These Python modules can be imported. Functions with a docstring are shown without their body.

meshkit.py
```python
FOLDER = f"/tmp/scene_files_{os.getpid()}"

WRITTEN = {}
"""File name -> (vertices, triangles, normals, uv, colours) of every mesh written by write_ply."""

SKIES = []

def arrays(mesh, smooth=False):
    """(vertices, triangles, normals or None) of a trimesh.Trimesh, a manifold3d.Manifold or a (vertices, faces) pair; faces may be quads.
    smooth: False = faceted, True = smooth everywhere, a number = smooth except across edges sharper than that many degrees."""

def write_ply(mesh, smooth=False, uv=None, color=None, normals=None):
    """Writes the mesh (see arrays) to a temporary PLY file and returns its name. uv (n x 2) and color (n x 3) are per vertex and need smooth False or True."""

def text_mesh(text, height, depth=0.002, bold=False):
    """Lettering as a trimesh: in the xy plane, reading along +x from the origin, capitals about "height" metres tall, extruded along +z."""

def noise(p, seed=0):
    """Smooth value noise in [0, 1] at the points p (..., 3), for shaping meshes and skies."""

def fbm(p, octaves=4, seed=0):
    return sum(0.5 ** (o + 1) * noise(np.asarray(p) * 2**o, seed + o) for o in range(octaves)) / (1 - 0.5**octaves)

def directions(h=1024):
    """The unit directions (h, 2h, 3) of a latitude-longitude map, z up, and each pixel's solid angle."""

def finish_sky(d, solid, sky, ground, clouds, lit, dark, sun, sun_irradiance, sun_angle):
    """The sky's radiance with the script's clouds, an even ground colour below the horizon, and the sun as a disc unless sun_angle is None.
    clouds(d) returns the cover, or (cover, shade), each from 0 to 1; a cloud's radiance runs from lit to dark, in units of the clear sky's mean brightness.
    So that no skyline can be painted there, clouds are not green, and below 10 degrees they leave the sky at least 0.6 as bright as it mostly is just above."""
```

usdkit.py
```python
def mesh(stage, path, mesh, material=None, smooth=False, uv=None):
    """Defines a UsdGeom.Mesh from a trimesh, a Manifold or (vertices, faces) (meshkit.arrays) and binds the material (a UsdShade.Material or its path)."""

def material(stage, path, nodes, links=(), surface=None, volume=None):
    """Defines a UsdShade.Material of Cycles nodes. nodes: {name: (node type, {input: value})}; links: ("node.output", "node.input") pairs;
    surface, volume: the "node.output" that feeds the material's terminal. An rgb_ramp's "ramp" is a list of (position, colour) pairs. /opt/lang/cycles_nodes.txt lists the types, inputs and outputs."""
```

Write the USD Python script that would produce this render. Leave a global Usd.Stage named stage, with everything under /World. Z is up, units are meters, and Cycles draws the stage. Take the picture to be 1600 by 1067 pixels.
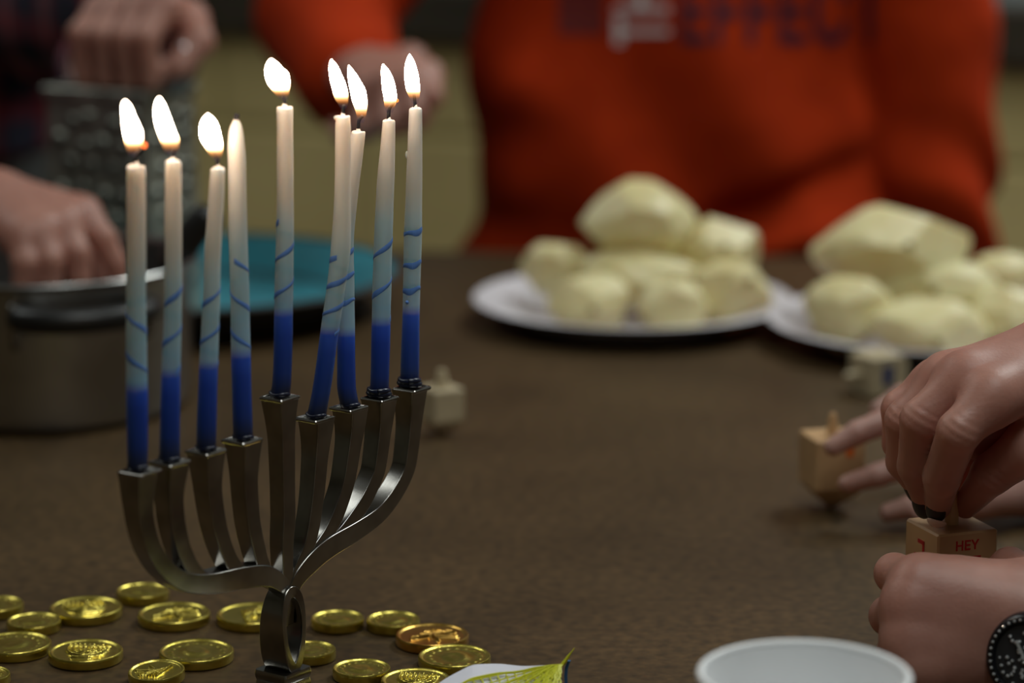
import math, random
import numpy as np, trimesh, usdkit, meshkit
import shapely.geometry as sg
from pxr import Usd, UsdGeom, UsdLux, UsdShade, Gf, Sdf, Vt

stage = Usd.Stage.CreateInMemory()
UsdGeom.SetStageUpAxis(stage, 'Z'); UsdGeom.SetStageMetersPerUnit(stage, 1.0)
UsdGeom.Xform.Define(stage, '/World'); UsdGeom.Scope.Define(stage, '/World/Looks')
rng = np.random.default_rng(7); random.seed(7)

# ------------------------------------------------------------------ camera, light, exposure
T = 0.75                       # table top
CAM = np.array([0.0, 0.0, T + 0.428]); FPX = 4445.0; PITCH = math.radians(12.15)
cam = UsdGeom.Camera.Define(stage, '/World/camera')
cam.AddTranslateOp().Set(Gf.Vec3d(*CAM)); cam.AddRotateXOp().Set(90 - math.degrees(PITCH))
cam.CreateFocalLengthAttr(62.0); cam.CreateHorizontalApertureAttr(62.0 * 1600 / FPX); cam.CreateVerticalApertureAttr(62.0 * 1067 / FPX)
cam.CreateFStopAttr(2.9); cam.CreateFocusDistanceAttr(1.29); cam.CreateClippingRangeAttr(Gf.Vec2f(0.05, 100))
cam.CreateExposureAttr(0.13)

def rect_light(name, loc, w, h, power, color, rx=0.0, rz=0.0):
    l = UsdLux.RectLight.Define(stage, '/World/' + name)
    l.AddTranslateOp().Set(Gf.Vec3d(*loc)); l.AddRotateZOp().Set(rz); l.AddRotateXOp().Set(rx)
    l.CreateWidthAttr(w); l.CreateHeightAttr(h); l.CreateIntensityAttr(power); l.CreateColorAttr(Gf.Vec3f(*color))
    return l
COOL = (0.95, 1.0, 0.97)
rect_light('ceiling_lamp', (1.2, 2.55, 2.66), 0.6, 1.2, 12.0, COOL)
rect_light('ceiling_lamp_001', (0.3, 0.7, 2.66), 0.6, 1.2, 6.0, COOL)
rect_light('ceiling_lamp_002', (-1.5, 2.4, 2.66), 0.6, 1.2, 4.0, COOL)
FLAME = 42.0

# ------------------------------------------------------------------ picture geometry
CT, ST = math.cos(math.pi/2 - PITCH), math.sin(math.pi/2 - PITCH)
def ray(px, py):
    x, y, z = (px - 800) / FPX, -(py - 533.5) / FPX, -1.0
    return np.array([x, CT*y - ST*z, ST*y + CT*z])
def aty(px, py, d):            # a point at forward distance d
    r = ray(px, py); return CAM + r * (d / r[1])
def atz(px, py, z):            # a point at height z
    r = ray(px, py); return CAM + r * ((z - CAM[2]) / r[2])

# ------------------------------------------------------------------ scene helpers
used, origin = {}, {}
def numbered(parent, name):
    k = parent + '/' + name; n = used.get(k, 0); used[k] = n + 1
    return k if n == 0 else '%s_%03d' % (k, n)
def tag(prim, label=None, cat=None, group=None, kind=None):
    for k, v in (('label', label), ('category', cat), ('group', group), ('kind', kind)):
        if v: prim.SetCustomDataByKey(k, v)
    return prim
def thing(name, label, cat, loc=(0, 0, 0), group=None, kind=None):
    p = numbered('/World', name); x = UsdGeom.Xform.Define(stage, p); x.AddTranslateOp().Set(Gf.Vec3d(*map(float, loc)))
    origin[p] = np.asarray(loc, float); tag(x.GetPrim(), label, cat, group, kind); return p
def obj(name, mesh, mat, parent='/World', smooth=30, uv=None, label=None, cat=None, group=None, kind=None):
    """mesh in world coordinates; stored relative to its thing"""
    p = numbered(parent, name); top = '/'.join(parent.split('/')[:3])
    off = origin.get(top, np.zeros(3))
    if hasattr(mesh, 'to_mesh'):
        m = mesh.to_mesh(); mesh = (np.array(m.vert_properties[:, :3]), np.array(m.tri_verts))
    if isinstance(mesh, (tuple, list)): v, f = np.asarray(mesh[0], float), np.asarray(mesh[1], int)
    else: v, f = np.array(mesh.vertices), np.array(mesh.faces)
    if parent == '/World':
        off = v.mean(0) if len(v) else off; off = np.array([off[0], off[1], v[:, 2].min()])
    m = usdkit.mesh(stage, p, (v - off, f), M[mat] if isinstance(mat, str) else mat, smooth=smooth, uv=uv)
    if parent == '/World':
        UsdGeom.Xformable(m).AddTranslateOp().Set(Gf.Vec3d(*map(float, off)))
    tag(m.GetPrim(), label, cat, group, kind); return p
def joined(*ms):
    vs, fs, n = [], [], 0
    for m in ms:
        if hasattr(m, 'vertices'): v, f = np.array(m.vertices), np.array(m.faces)
        else: v, f = np.asarray(m[0], float), np.asarray(m[1], int)
        if f.shape[1] == 4: f = np.vstack([f[:, [0, 1, 2]], f[:, [0, 2, 3]]])
        vs.append(v); fs.append(f + n); n += len(v)
    return np.vstack(vs), np.vstack(fs)

def grid_faces(n, m, closed=False):
    i, j = np.meshgrid(np.arange(n - 1), np.arange(m if closed else m - 1), indexing='ij')
    k = (j + 1) % m
    q = np.stack([i*m + j, i*m + k, (i+1)*m + k, (i+1)*m + j], -1).reshape(-1, 4)
    return np.vstack([q[:, [0, 1, 2]], q[:, [0, 2, 3]]])
def rings_mesh(rings, cap0=True, cap1=True):
    """rings: (n, m, 3) closed loops, counter-clockwise seen from the end -> closed tube"""
    R = np.asarray(rings, float); n, m = R.shape[:2]; v = R.reshape(-1, 3); f = [grid_faces(n, m, True)]; add = []
    for on, i, flip in ((cap0, 0, True), (cap1, n - 1, False)):
        if on:
            c = len(v) + len(add); add.append(R[i].mean(0)); a = i*m + np.arange(m); b = i*m + (np.arange(m) + 1) % m
            f.append(np.stack([np.full(m, c), b, a] if flip else [np.full(m, c), a, b], 1))
    return (np.vstack([v] + [np.array(add)]) if add else v), np.vstack(f)
def lathe(profile, n=64, center=(0, 0, 0)):
    """profile (r, z) from bottom outside round to the inside; closed at the axis where r = 0"""
    p = np.asarray(profile, float); a = np.arange(n) * 2*np.pi / n
    v = np.stack([p[:, 0, None]*np.cos(a), p[:, 0, None]*np.sin(a), np.broadcast_to(p[:, 1, None], (len(p), n))], -1).reshape(-1, 3)
    f = grid_faces(len(p), n, True); t = trimesh.Trimesh(v + np.asarray(center), f, process=True)
    t.update_faces(t.nondegenerate_faces()); return t
def box(lo, hi, bev=0.0):
    lo, hi = np.asarray(lo, float), np.asarray(hi, float)
    if bev <= 0:
        b = trimesh.creation.box(hi - lo); b.apply_translation((lo + hi)/2); return b
    pts = []
    for sx in (0, 1):
        for sy in (0, 1):
            for sz in (0, 1):
                c = np.where([sx, sy, sz], hi, lo); s = np.where([sx, sy, sz], -1, 1) * bev
                for k in range(3):
                    q = c + s; q[k] = c[k]; pts.append(q)
    return trimesh.convex.convex_hull(np.array(pts))
def tube(pts, rad, n=8, caps=True):
    p = np.asarray(pts, float); r = np.broadcast_to(np.asarray(rad, float), (len(p),))
    t = np.gradient(p, axis=0); t /= np.linalg.norm(t, axis=1, keepdims=True) + 1e-12
    u = np.cross(t[0], [0, 0, 1.0]); u = u if np.linalg.norm(u) > 1e-3 else np.cross(t[0], [1.0, 0, 0]); u /= np.linalg.norm(u)
    R = []
    a = np.arange(n) * 2*np.pi/n
    for i in range(len(p)):
        u = u - t[i]*(u @ t[i]); u /= np.linalg.norm(u); w = np.cross(t[i], u)
        R.append(p[i] + r[i]*(np.cos(a)[:, None]*u + np.sin(a)[:, None]*w))
    return rings_mesh(R, caps, caps)
def spline(pts, n):
    p = np.asarray(pts, float); d = np.r_[0, np.cumsum(np.linalg.norm(np.diff(p[:, :], axis=0), axis=1))]
    from scipy.interpolate import PchipInterpolator
    s = np.linspace(0, d[-1], n); return PchipInterpolator(d, p, axis=0)(s)
def xf(mesh, R=None, t=None):
    v = np.array(mesh[0] if isinstance(mesh, tuple) else mesh.vertices); f = np.array(mesh[1] if isinstance(mesh, tuple) else mesh.faces)
    if R is not None: v = v @ np.asarray(R).T
    if t is not None: v = v + np.asarray(t)
    return v, f
def rot(axis, deg):
    return trimesh.transformations.rotation_matrix(math.radians(deg), axis)[:3, :3]

# ------------------------------------------------------------------ organic shapes: distance fields and surface nets
def cone(p, a, b, r1, r2):
    a, b = np.asarray(a, float), np.asarray(b, float); ba = b - a; L = ba @ ba + 1e-12
    h = np.clip((p - a) @ ba / L, 0, 1); return np.linalg.norm(p - a - h[:, None]*ba, axis=1) - (r1 + (r2 - r1)*h)
def smin(a, b, k):
    h = np.maximum(k - np.abs(a - b), 0) / k; return np.minimum(a, b) - h*h*h*k/6
def smax(a, b, k): return -smin(-a, -b, k)
def chain(p, pts, rad, k=0.004):
    d = None
    for i in range(len(pts) - 1):
        e = cone(p, pts[i], pts[i+1], rad[i], rad[i+1]); d = e if d is None else smin(d, e, k)
    return d
def nets(sdf, lo, hi, h, slack=.004):
    """surface nets of a distance function; vertices pulled onto the surface"""
    lo = np.asarray(lo, float); n = np.ceil((np.asarray(hi, float) - lo)/h).astype(int) + 1
    B = 5; nb = (n + B - 1)//B                        # coarse blocks first, fine points only in the blocks near the surface
    cb = np.stack(np.meshgrid(*[np.arange(k) for k in nb], indexing='ij'), -1).reshape(-1, 3); dc = sdf(lo + h*(cb*B + (B - 1)/2))
    D = np.repeat(np.repeat(np.repeat(np.where(dc < 0, -1.0, 1.0).reshape(nb), B, 0), B, 1), B, 2)[:n[0], :n[1], :n[2]].copy()
    near = cb[np.abs(dc) < h*B*1.25 + slack]; o3 = np.stack(np.meshgrid(*[np.arange(B)]*3, indexing='ij'), -1).reshape(-1, 3)
    for s in range(0, len(near), 2000):
        q = (near[s:s + 2000, None]*B + o3[None]).reshape(-1, 3); q = q[(q < n).all(1)]; D[q[:, 0], q[:, 1], q[:, 2]] = sdf(lo + h*q)
    S = D < 0; C = n - 1
    acc = np.zeros((*C, 3)); cnt = np.zeros(C)
    for k in range(3):
        o = [i for i in range(3) if i != k]
        a = np.take(D, range(n[k]-1), axis=k); b = np.take(D, range(1, n[k]), axis=k)
        cross = (a < 0) != (b < 0); t = np.where(cross, a/np.where(cross, a - b, 1), 0)
        for d1 in (0, 1):
            for d2 in (0, 1):
                sl = [slice(None)]*3; sl[o[0]] = slice(d1, d1 + C[o[0]]); sl[o[1]] = slice(d2, d2 + C[o[1]])
                c = cross[tuple(sl)]; off = np.zeros((*C, 3)); off[..., k] = t[tuple(sl)]; off[..., o[0]] = d1; off[..., o[1]] = d2
                acc += off*c[..., None]; cnt += c
    act = cnt > 0; idx = np.full(C, -1); idx[act] = np.arange(act.sum())
    base = np.argwhere(act); V = lo + h*(base + acc[act]/cnt[act][:, None]); F = []
    for k in range(3):
        o = [(k+1) % 3, (k+2) % 3]
        a = np.take(S, range(n[k]-1), axis=k); b = np.take(S, range(1, n[k]), axis=k)
        e = np.argwhere(a != b); e = e[(e[:, o[0]] > 0) & (e[:, o[1]] > 0) & (e[:, o[0]] < n[o[0]]-1) & (e[:, o[1]] < n[o[1]]-1)]
        if not len(e): continue
        def at(d1, d2):
            c = e.copy(); c[:, o[0]] -= d1; c[:, o[1]] -= d2; return idx[c[:, 0], c[:, 1], c[:, 2]]
        q = np.stack([at(1, 1), at(0, 1), at(0, 0), at(1, 0)], 1)
        flip = ~S[e[:, 0], e[:, 1], e[:, 2]]; q[flip] = q[flip][:, ::-1]; F.append(q)
    q = np.vstack(F); q = q[(q >= 0).all(1)]
    for _ in range(2):
        g = np.stack([sdf(V + np.eye(3)[k]*h*.2) - sdf(V - np.eye(3)[k]*h*.2) for k in range(3)], 1)/(h*.4)
        L = np.maximum((g*g).sum(1), 0.2); V = V - np.clip(sdf(V)/L, -h*.6, h*.6)[:, None]*g
    return V, np.vstack([q[:, [0, 1, 2]], q[:, [0, 2, 3]]])

# ------------------------------------------------------------------ materials
M = {}
def mat(name, nodes, links=(), surface='p.BSDF'):
    M[name] = usdkit.material(stage, '/World/Looks/' + name, nodes, links, surface=surface); return M[name]
def plain(name, color, rough=0.5, **kw):
    return mat(name, {'p': ('principled_bsdf', {'base_color': color, 'roughness': rough, **kw})})
def noisy(name, c1, c2, scale, rough=0.5, bump=0.0, bscale=None, detail=4.0, lo=.35, hi=.65, dist=0.001, **kw):
    n = {'tc': ('texture_coordinate', {}), 'n': ('noise_texture', {'scale': scale, 'detail': detail}),
         'r': ('rgb_ramp', {'ramp': [(lo, c1), (hi, c2)]}), 'p': ('principled_bsdf', {'roughness': rough, **kw})}
    l = [('tc.object', 'n.vector'), ('n.fac', 'r.fac'), ('r.color', 'p.base_color')]
    if bump:
        n['n2'] = ('noise_texture', {'scale': bscale or scale*3, 'detail': 3.0}); n['b'] = ('bump', {'strength': bump, 'distance': dist})
        l += [('tc.object', 'n2.vector'), ('n2.fac', 'b.height'), ('b.normal', 'p.normal')]
    return mat(name, n, l)

# table laminate: two scales of brown mottling
mat('laminate', {'tc': ('texture_coordinate', {}), 'n': ('noise_texture', {'scale': 9.0, 'detail': 5.0}), 'n2': ('noise_texture', {'scale': 160.0, 'detail': 3.0}),
    'r': ('rgb_ramp', {'ramp': [(.3, (.055, .033, .013)), (.7, (.090, .055, .023))]}), 'r2': ('rgb_ramp', {'ramp': [(.3, (.55, .55, .55)), (.7, (1.25, 1.2, 1.15))]}),
    'm': ('mix_color', {'blend_type': 'multiply', 'fac': 1.0, 'use_clamp': False}), 'p': ('principled_bsdf', {'roughness': .5, 'specular_ior_level': .28}),
    'b': ('bump', {'strength': .08, 'distance': .0004})},
    [('tc.object', 'n.vector'), ('tc.object', 'n2.vector'), ('n.fac', 'r.fac'), ('n2.fac', 'r2.fac'), ('r.color', 'm.a'), ('r2.color', 'm.b'), ('m.result', 'p.base_color'), ('n2.fac', 'b.height'), ('b.normal', 'p.normal')])
plain('dark_wood', (.05, .035, .022), .4)
plain('steel_leg', (.25, .25, .25), .4, metallic=1.0)
noisy('olive_paint', (.58, .465, .20), (.66, .535, .24), 6, .55, .3, 140, dist=.0012)
plain('mortar', (.47, .385, .16), .8)
plain('upper_paint', (.27, .30, .30), .6)
plain('cream_paint', (.36, .33, .24), .7); plain('ceiling_paint', (.7, .7, .66), .8)
noisy('floor_tile', (.17, .14, .11), (.22, .19, .15), 20, .5)
noisy('brown_rail', (.035, .028, .018), (.05, .04, .026), 12, .5)
noisy('pewter', (.27, .26, .24), (.35, .34, .32), 90, .21, .05, 900, metallic=1.0, dist=.0003)
noisy('gold_foil', (.60, .49, .085), (.74, .62, .14), 160, .31, .35, 420, metallic=1.0, dist=.0006)
noisy('copper_gold_foil', (.66, .36, .07), (.78, .50, .12), 120, .27, .25, 420, metallic=1.0, dist=.0006)
# wax: colour runs with the uv's v from the socket (0) to the tip (1)
mat('candle_wax', {'uv': ('texture_coordinate', {}), 's': ('separate_xyz', {}), 'n': ('noise_texture', {'scale': 7.0, 'detail': 2.0}), 'nm': ('math', {'math_type': 'multiply_add', 'value2': .05, 'value3': -.025}),
    'a': ('math', {'math_type': 'add'}), 'nb': ('noise_texture', {'scale': 420.0, 'detail': 4.0}),
    'r': ('rgb_ramp', {'ramp': [(0, (.008, .010, .022)), (.03, (.006, .018, .08)), (.09, (.004, .030, .25)), (.22, (.005, .042, .40)), (.285, (.012, .085, .62)), (.32, (.24, .46, .64)), (.45, (.31, .53, .62)), (.60, (.40, .58, .63)), (.70, (.62, .61, .56)), (.82, (.84, .73, .63)), (1, (.90, .76, .66))]}),
    'n3': ('noise_texture', {'scale': 75.0, 'detail': 3.0}), 'r3': ('rgb_ramp', {'ramp': [(.62, (0, 0, 0)), (.74, (.6, .6, .6))]}), 'lt': ('math', {'math_type': 'less_than', 'value2': .29}), 'mf': ('math', {'math_type': 'multiply'}), 'mx': ('mix_color', {'b': (.03, .10, .36)}),
    'b': ('bump', {'strength': .15, 'distance': .0006}),
    'p': ('principled_bsdf', {'roughness': .38, 'subsurface_weight': .45, 'subsurface_radius': (1.0, .62, .4), 'subsurface_scale': .004})},
    [('uv.UV', 's.vector'), ('uv.object', 'n.vector'), ('uv.object', 'nb.vector'), ('n.fac', 'nm.value1'), ('s.y', 'a.value1'), ('nm.value', 'a.value2'), ('a.value', 'r.fac'), ('uv.object', 'n3.vector'), ('n3.fac', 'r3.fac'), ('a.value', 'lt.value1'), ('r3.color', 'mf.value1'), ('lt.value', 'mf.value2'), ('mf.value', 'mx.fac'), ('r.color', 'mx.a'), ('mx.result', 'p.base_color'), ('nb.fac', 'b.height'), ('b.normal', 'p.normal')])
plain('blue_wax', (.13, .28, .70), .45)
plain('navy_wax', (.008, .011, .03), .3); plain('cream_wax', (.85, .75, .62), .35, subsurface_weight=.6, subsurface_scale=.004)
plain('charred_wick', (.012, .011, .013), .9)
plain('ember', (.1, .02, .01), .9, emission_color=(1.0, .16, .03), emission_strength=2.2)
mat('flame', {'uv': ('texture_coordinate', {}), 's': ('separate_xyz', {}), 'r': ('rgb_ramp', {'ramp': [(0, (.03, .05, .16)), (.07, (.20, .12, .12)), (.15, (.75, .26, .06)), (.27, (1, .60, .26)), (.42, (1, .76, .56)), (1, (1, .78, .60))]}),
    'st': ('rgb_ramp', {'ramp': [(0, (.008, .008, .008)), (.12, (.015, .015, .015)), (.22, (.05, .05, .05)), (.32, (.25, .25, .25)), (.46, (1, 1, 1)), (.85, (1, 1, 1)), (1, (.22, .22, .22))]}),
    'al': ('rgb_ramp', {'ramp': [(0, (.12, .12, .12)), (.12, (.28, .28, .28)), (.22, (.55, .55, .55)), (.36, (.92, .92, .92)), (1, (.97, .97, .97))]}),
    'k': ('math', {'math_type': 'multiply', 'value2': FLAME}), 'e': ('emission', {}), 't': ('transparent_bsdf', {'color': (1, 1, 1)}), 'm': ('mix_closure', {})},
    [('uv.UV', 's.vector'), ('s.y', 'r.fac'), ('s.y', 'st.fac'), ('s.y', 'al.fac'), ('st.color', 'k.value1'), ('k.value', 'e.strength'), ('r.color', 'e.color'), ('al.color', 'm.fac'), ('t.BSDF', 'm.closure1'), ('e.emission', 'm.closure2')], surface='m.closure')
noisy('skin', (.37, .172, .130), (.44, .215, .163), 45, .48, .25, 700, subsurface_weight=.18, subsurface_radius=(1, .35, .2), subsurface_scale=.006, dist=.0004)
noisy('skin_pale', (.38, .21, .175), (.44, .25, .21), 30, .5, subsurface_weight=.15, subsurface_radius=(1, .35, .2), subsurface_scale=.006)
plain('black_polish', (.008, .006, .009), .35)
plain('nail_tip', (.62, .45, .38), .35)
plain('hair', (.05, .03, .018), .5); plain('eye_white', (.7, .68, .65), .3); plain('dark_iris', (.03, .02, .015), .2); plain('lip', (.42, .18, .16), .4)
noisy('orange_fleece', (.41, .030, .003), (.48, .037, .0036), 40, .9, .2, 500, specular_ior_level=.15)
plain('faded_print', (.17, .012, .009), .7); plain('purple_print', (.045, .004, .022), .7); plain('white_print', (.78, .72, .74), .7)
plain('denim', (.03, .04, .075), .85); plain('black_cloth', (.012, .011, .012), .9); plain('grey_cloth', (.13, .14, .14), .9)
mat('plaid', {'tc': ('texture_coordinate', {}), 's': ('separate_xyz', {}),
    'w1': ('wave_texture', {'bands_direction': 'x', 'scale': 6.5}), 'w2': ('wave_texture', {'bands_direction': 'z', 'scale': 6.5}),
    'r1': ('rgb_ramp', {'ramp': [(.55, (.012, .012, .03)), (.75, (.24, .018, .03)), (.97, (.24, .018, .03)), (1.0, (.35, .3, .3))]}), 'r2': ('rgb_ramp', {'ramp': [(.5, (.012, .012, .03)), (.8, (.22, .016, .028))]}),
    'm': ('mix_color', {'fac': .5}), 'p': ('principled_bsdf', {'roughness': .9})},
    [('tc.object', 'w1.vector'), ('tc.object', 'w2.vector'), ('w1.fac', 'r1.fac'), ('w2.fac', 'r2.fac'), ('r1.color', 'm.a'), ('r2.color', 'm.b'), ('m.result', 'p.base_color')])
noisy('potato_flesh', (.74, .64, .32), (.84, .76, .45), 26, .38, .35, 60, subsurface_weight=.15, subsurface_scale=.006, dist=.002)
plain('potato_spot', (.32, .25, .08), .6)
plain('white_paper', (.66, .63, .67), .5)
plain('cup_white', (.93, .94, .95), .42)
noisy('dreidel_wood', (.50, .30, .145), (.60, .38, .19), 25, .45)
noisy('pale_wood', (.46, .38, .24), (.54, .45, .29), 30, .5)
plain('red_ink', (.48, .012, .012), .5); plain('orange_ink', (.75, .16, .02), .5); plain('blue_ink', (.03, .05, .16), .5)
noisy('brushed_steel', (.36, .36, .35), (.44, .44, .43), 30, .3, .04, 300, metallic=1.0)
noisy('grater_steel', (.26, .27, .235), (.46, .47, .41), 60, .5, metallic=.85)
plain('polished_steel', (.55, .55, .56), .2, metallic=1.0); plain('black_plastic', (.010, .010, .010), .4); plain('black_hole', (.02, .02, .018), .8)
noisy('teal_glaze', (.045, .27, .34), (.06, .31, .39), 15, .3); plain('dark_glaze', (.05, .05, .05), .4)
plain('pale_teal_glaze', (.05, .30, .37), .3)
plain('card_white', (.72, .72, .80), .5); plain('yellow_net', (.62, .62, .03), .45, subsurface_weight=.1, subsurface_scale=.001); plain('blue_print', (.05, .16, .35), .5)
plain('watch_black', (.008, .008, .01), .25); plain('watch_dial', (.02, .02, .022), .35)
plain('rhinestone', (.75, .78, .8), .08, metallic=.6); plain('crystal_glass', (.9, .9, .9), .05, metallic=1.0)

# ------------------------------------------------------------------ the room
obj('floor', box((-4, -2, -.05), (4, 6.5, 0)), 'floor_tile', kind='structure')
obj('ceiling', box((-4, -2, 2.7), (4, 6.5, 2.75)), 'ceiling_paint', kind='structure')
obj('wall_left', box((-4.1, -2, 0), (-4, 6.5, 2.7)), 'cream_paint', kind='structure')
obj('wall_right', box((4, -2, 0), (4.1, 6.5, 2.7)), 'cream_paint', kind='structure')
obj('wall_front', box((-4, -2.1, 0), (4, -2, 2.7)), 'cream_paint', kind='structure')
# back wall: turned, painted block below, a brown rail, grey above
WY = math.radians(-21.0); WC = aty(1000, 60, 3.62); wu = np.array([math.cos(WY), math.sin(WY), 0]); wn = np.array([math.sin(WY), -math.cos(WY), 0])
def wl(mesh):                  # wall frame (along, out of the wall, up) -> world
    v, f = xf(mesh); return np.c_[WC[0] + v[:, 0]*wu[0] + v[:, 1]*wn[0], WC[1] + v[:, 0]*wu[1] + v[:, 1]*wn[1], v[:, 2]], f[:, ::-1]
RAIL = T + .030
wp = '/World/wall_back'; used[wp] = 1
x = UsdGeom.Xform.Define(stage, wp); x.AddTranslateOp().Set(Gf.Vec3d(WC[0], WC[1], 0)); origin[wp] = np.array([WC[0], WC[1], 0]); tag(x.GetPrim(), kind='structure')
obj('mortar_bed', wl(box((-4.3, -.2, 0), (4.0, -.004, RAIL))), 'mortar', wp, smooth=False)
obj('upper_wall', wl(box((-4.3, -.2, RAIL), (4.0, -.002, 2.7))), 'upper_paint', wp, smooth=False)
rows = [RAIL - .125 - .2*k for k in range(5)]
for r, z1 in enumerate([RAIL] + rows[:-1]):
    z0 = max(rows[r] if r < len(rows) else 0, 0)
    if z1 - z0 < .02: continue
    a = -4.2 + (.2 if r % 2 else 0)
    while a < 3.9:
        obj('block', wl(box((a + .005, -.1, z0 + .005), (a + .395, 0, z1 - .005), .004)), 'olive_paint', wp, smooth=False); a += .4
obj('trim_1', wl(box((-4.3, -.001, RAIL), (4.0, .03, RAIL + .074), .006)), 'brown_rail', kind='structure')

# table
tz = -5.5; TC = np.array([.02, 1.50, 0]); TR = rot([0, 0, 1], tz)
table = thing('table', 'large table with mottled brown laminate top under everything', 'table', TC)
def tb(m): return xf(m, TR, TC)
obj('table_top', tb(box((-1.25, -.83, T - .012), (1.25, .84, T), .003)), 'laminate', table)
obj('edge_band', tb(box((-1.252, -.832, T - .045), (1.252, .842, T - .0125), .004)), 'dark_wood', table)
obj('apron', tb(box((-1.15, -.74, T - .12), (1.15, .75, T - .046))), 'dark_wood', table)
for sx in (-1, 1):
    for sy in (-1, 1):
        obj('leg', tb(box((sx*1.12 - .03, sy*.7 - .03, 0), (sx*1.12 + .03, sy*.7 + .03, T - .1205), .004)), 'steel_leg', table)
# ------------------------------------------------------------------ menorah
cup_px = [(215, 734), (265, 721), (322, 704), (380, 687), (494, 653), (547, 636.5), (592, 621), (640, 605)]
ZH = T + .127
cups = np.array([atz(x, y, ZH) for x, y in cup_px])
cen = cups.mean(0); uv_ = np.linalg.svd((cups - cen)[:, :2])[2][0]; uv_ *= np.sign(uv_[0])
mu = np.array([uv_[0], uv_[1], 0]); mn = np.array([uv_[1], -uv_[0], 0])      # along the row; towards the viewer
AX0 = cen.copy()
def on_plane(px, py):
    r = ray(px, py); s = ((AX0 - CAM) @ mn)/(r @ mn); q = CAM + r*s
    return (q - AX0) @ mu, q[2]
axu, _ = on_plane(441, 980); MB = np.array([*(AX0 + mu*axu)[:2], T])
def mw(u, w, z): return np.array([AX0[0], AX0[1], 0]) + np.asarray(u)[..., None]*mu + np.asarray(w)[..., None]*mn + np.asarray(z)[..., None]*np.array([0, 0, 1.0])
def sect(r=.13, k=4):
    out = []
    for q in range(4):
        cx, cy = [(1, 1), (-1, 1), (-1, -1), (1, -1)][q]; c = np.array([cx, cy])*(1 - r)
        for t in np.linspace(0, np.pi/2, k): out.append(c + r*np.array([math.cos(t + q*np.pi/2), math.sin(t + q*np.pi/2)]))
    return np.array(out)
SEC = sect()
def sweep_uz(path, hu, hw, closed=False):
    """square section swept along a curve in the menorah's plane. hu: half thickness in the plane, hw: half thickness across it"""
    p = np.asarray(path, float); t = np.gradient(p, axis=0)
    if closed: t = (np.roll(p, -1, 0) - np.roll(p, 1, 0))
    t /= np.linalg.norm(t, axis=1, keepdims=True); nrm = np.stack([t[:, 1], -t[:, 0]], 1)
    R = []
    for i in range(len(p)):
        q = p[i] + SEC[:, :1]*hu[i]*nrm[i]; R.append(mw(q[:, 0], SEC[:, 1]*hw[i], q[:, 1]))
    R = np.array(R)
    if closed: return rings_mesh(np.concatenate([R, R[:1]]), False, False)
    return rings_mesh(R)
menorah = thing('menorah', 'pewter nine-branched menorah holding nine blue and white candles', 'menorah', MB)
obj('base', xf(box((-.0145, -.0145, 0), (.0145, .0145, .0028), .0008), rot([0, 0, 1], math.degrees(math.atan2(mu[1], mu[0]))), MB), 'pewter', menorah)
def collar(z0, z1, ra, rb):
    zs = np.linspace(0, 1, 12); R = []
    for s in zs:
        bulge = 1 + .06*math.sin(math.pi*s); h = ra + (rb - ra)*s**.7
        R.append(mw(axu + SEC[:, 0]*h*bulge, SEC[:, 1]*h*bulge, np.full(len(SEC), z0 + (z1 - z0)*s)))
    return rings_mesh(R)
zc = on_plane(441, 1045)[1]
obj('pedestal', collar(T + .0028, zc - .0035, .0092, .0086), 'pewter', menorah)
obj('collar', collar(zc - .005, zc + .0005, .0084, .0090), 'pewter', menorah)
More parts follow.
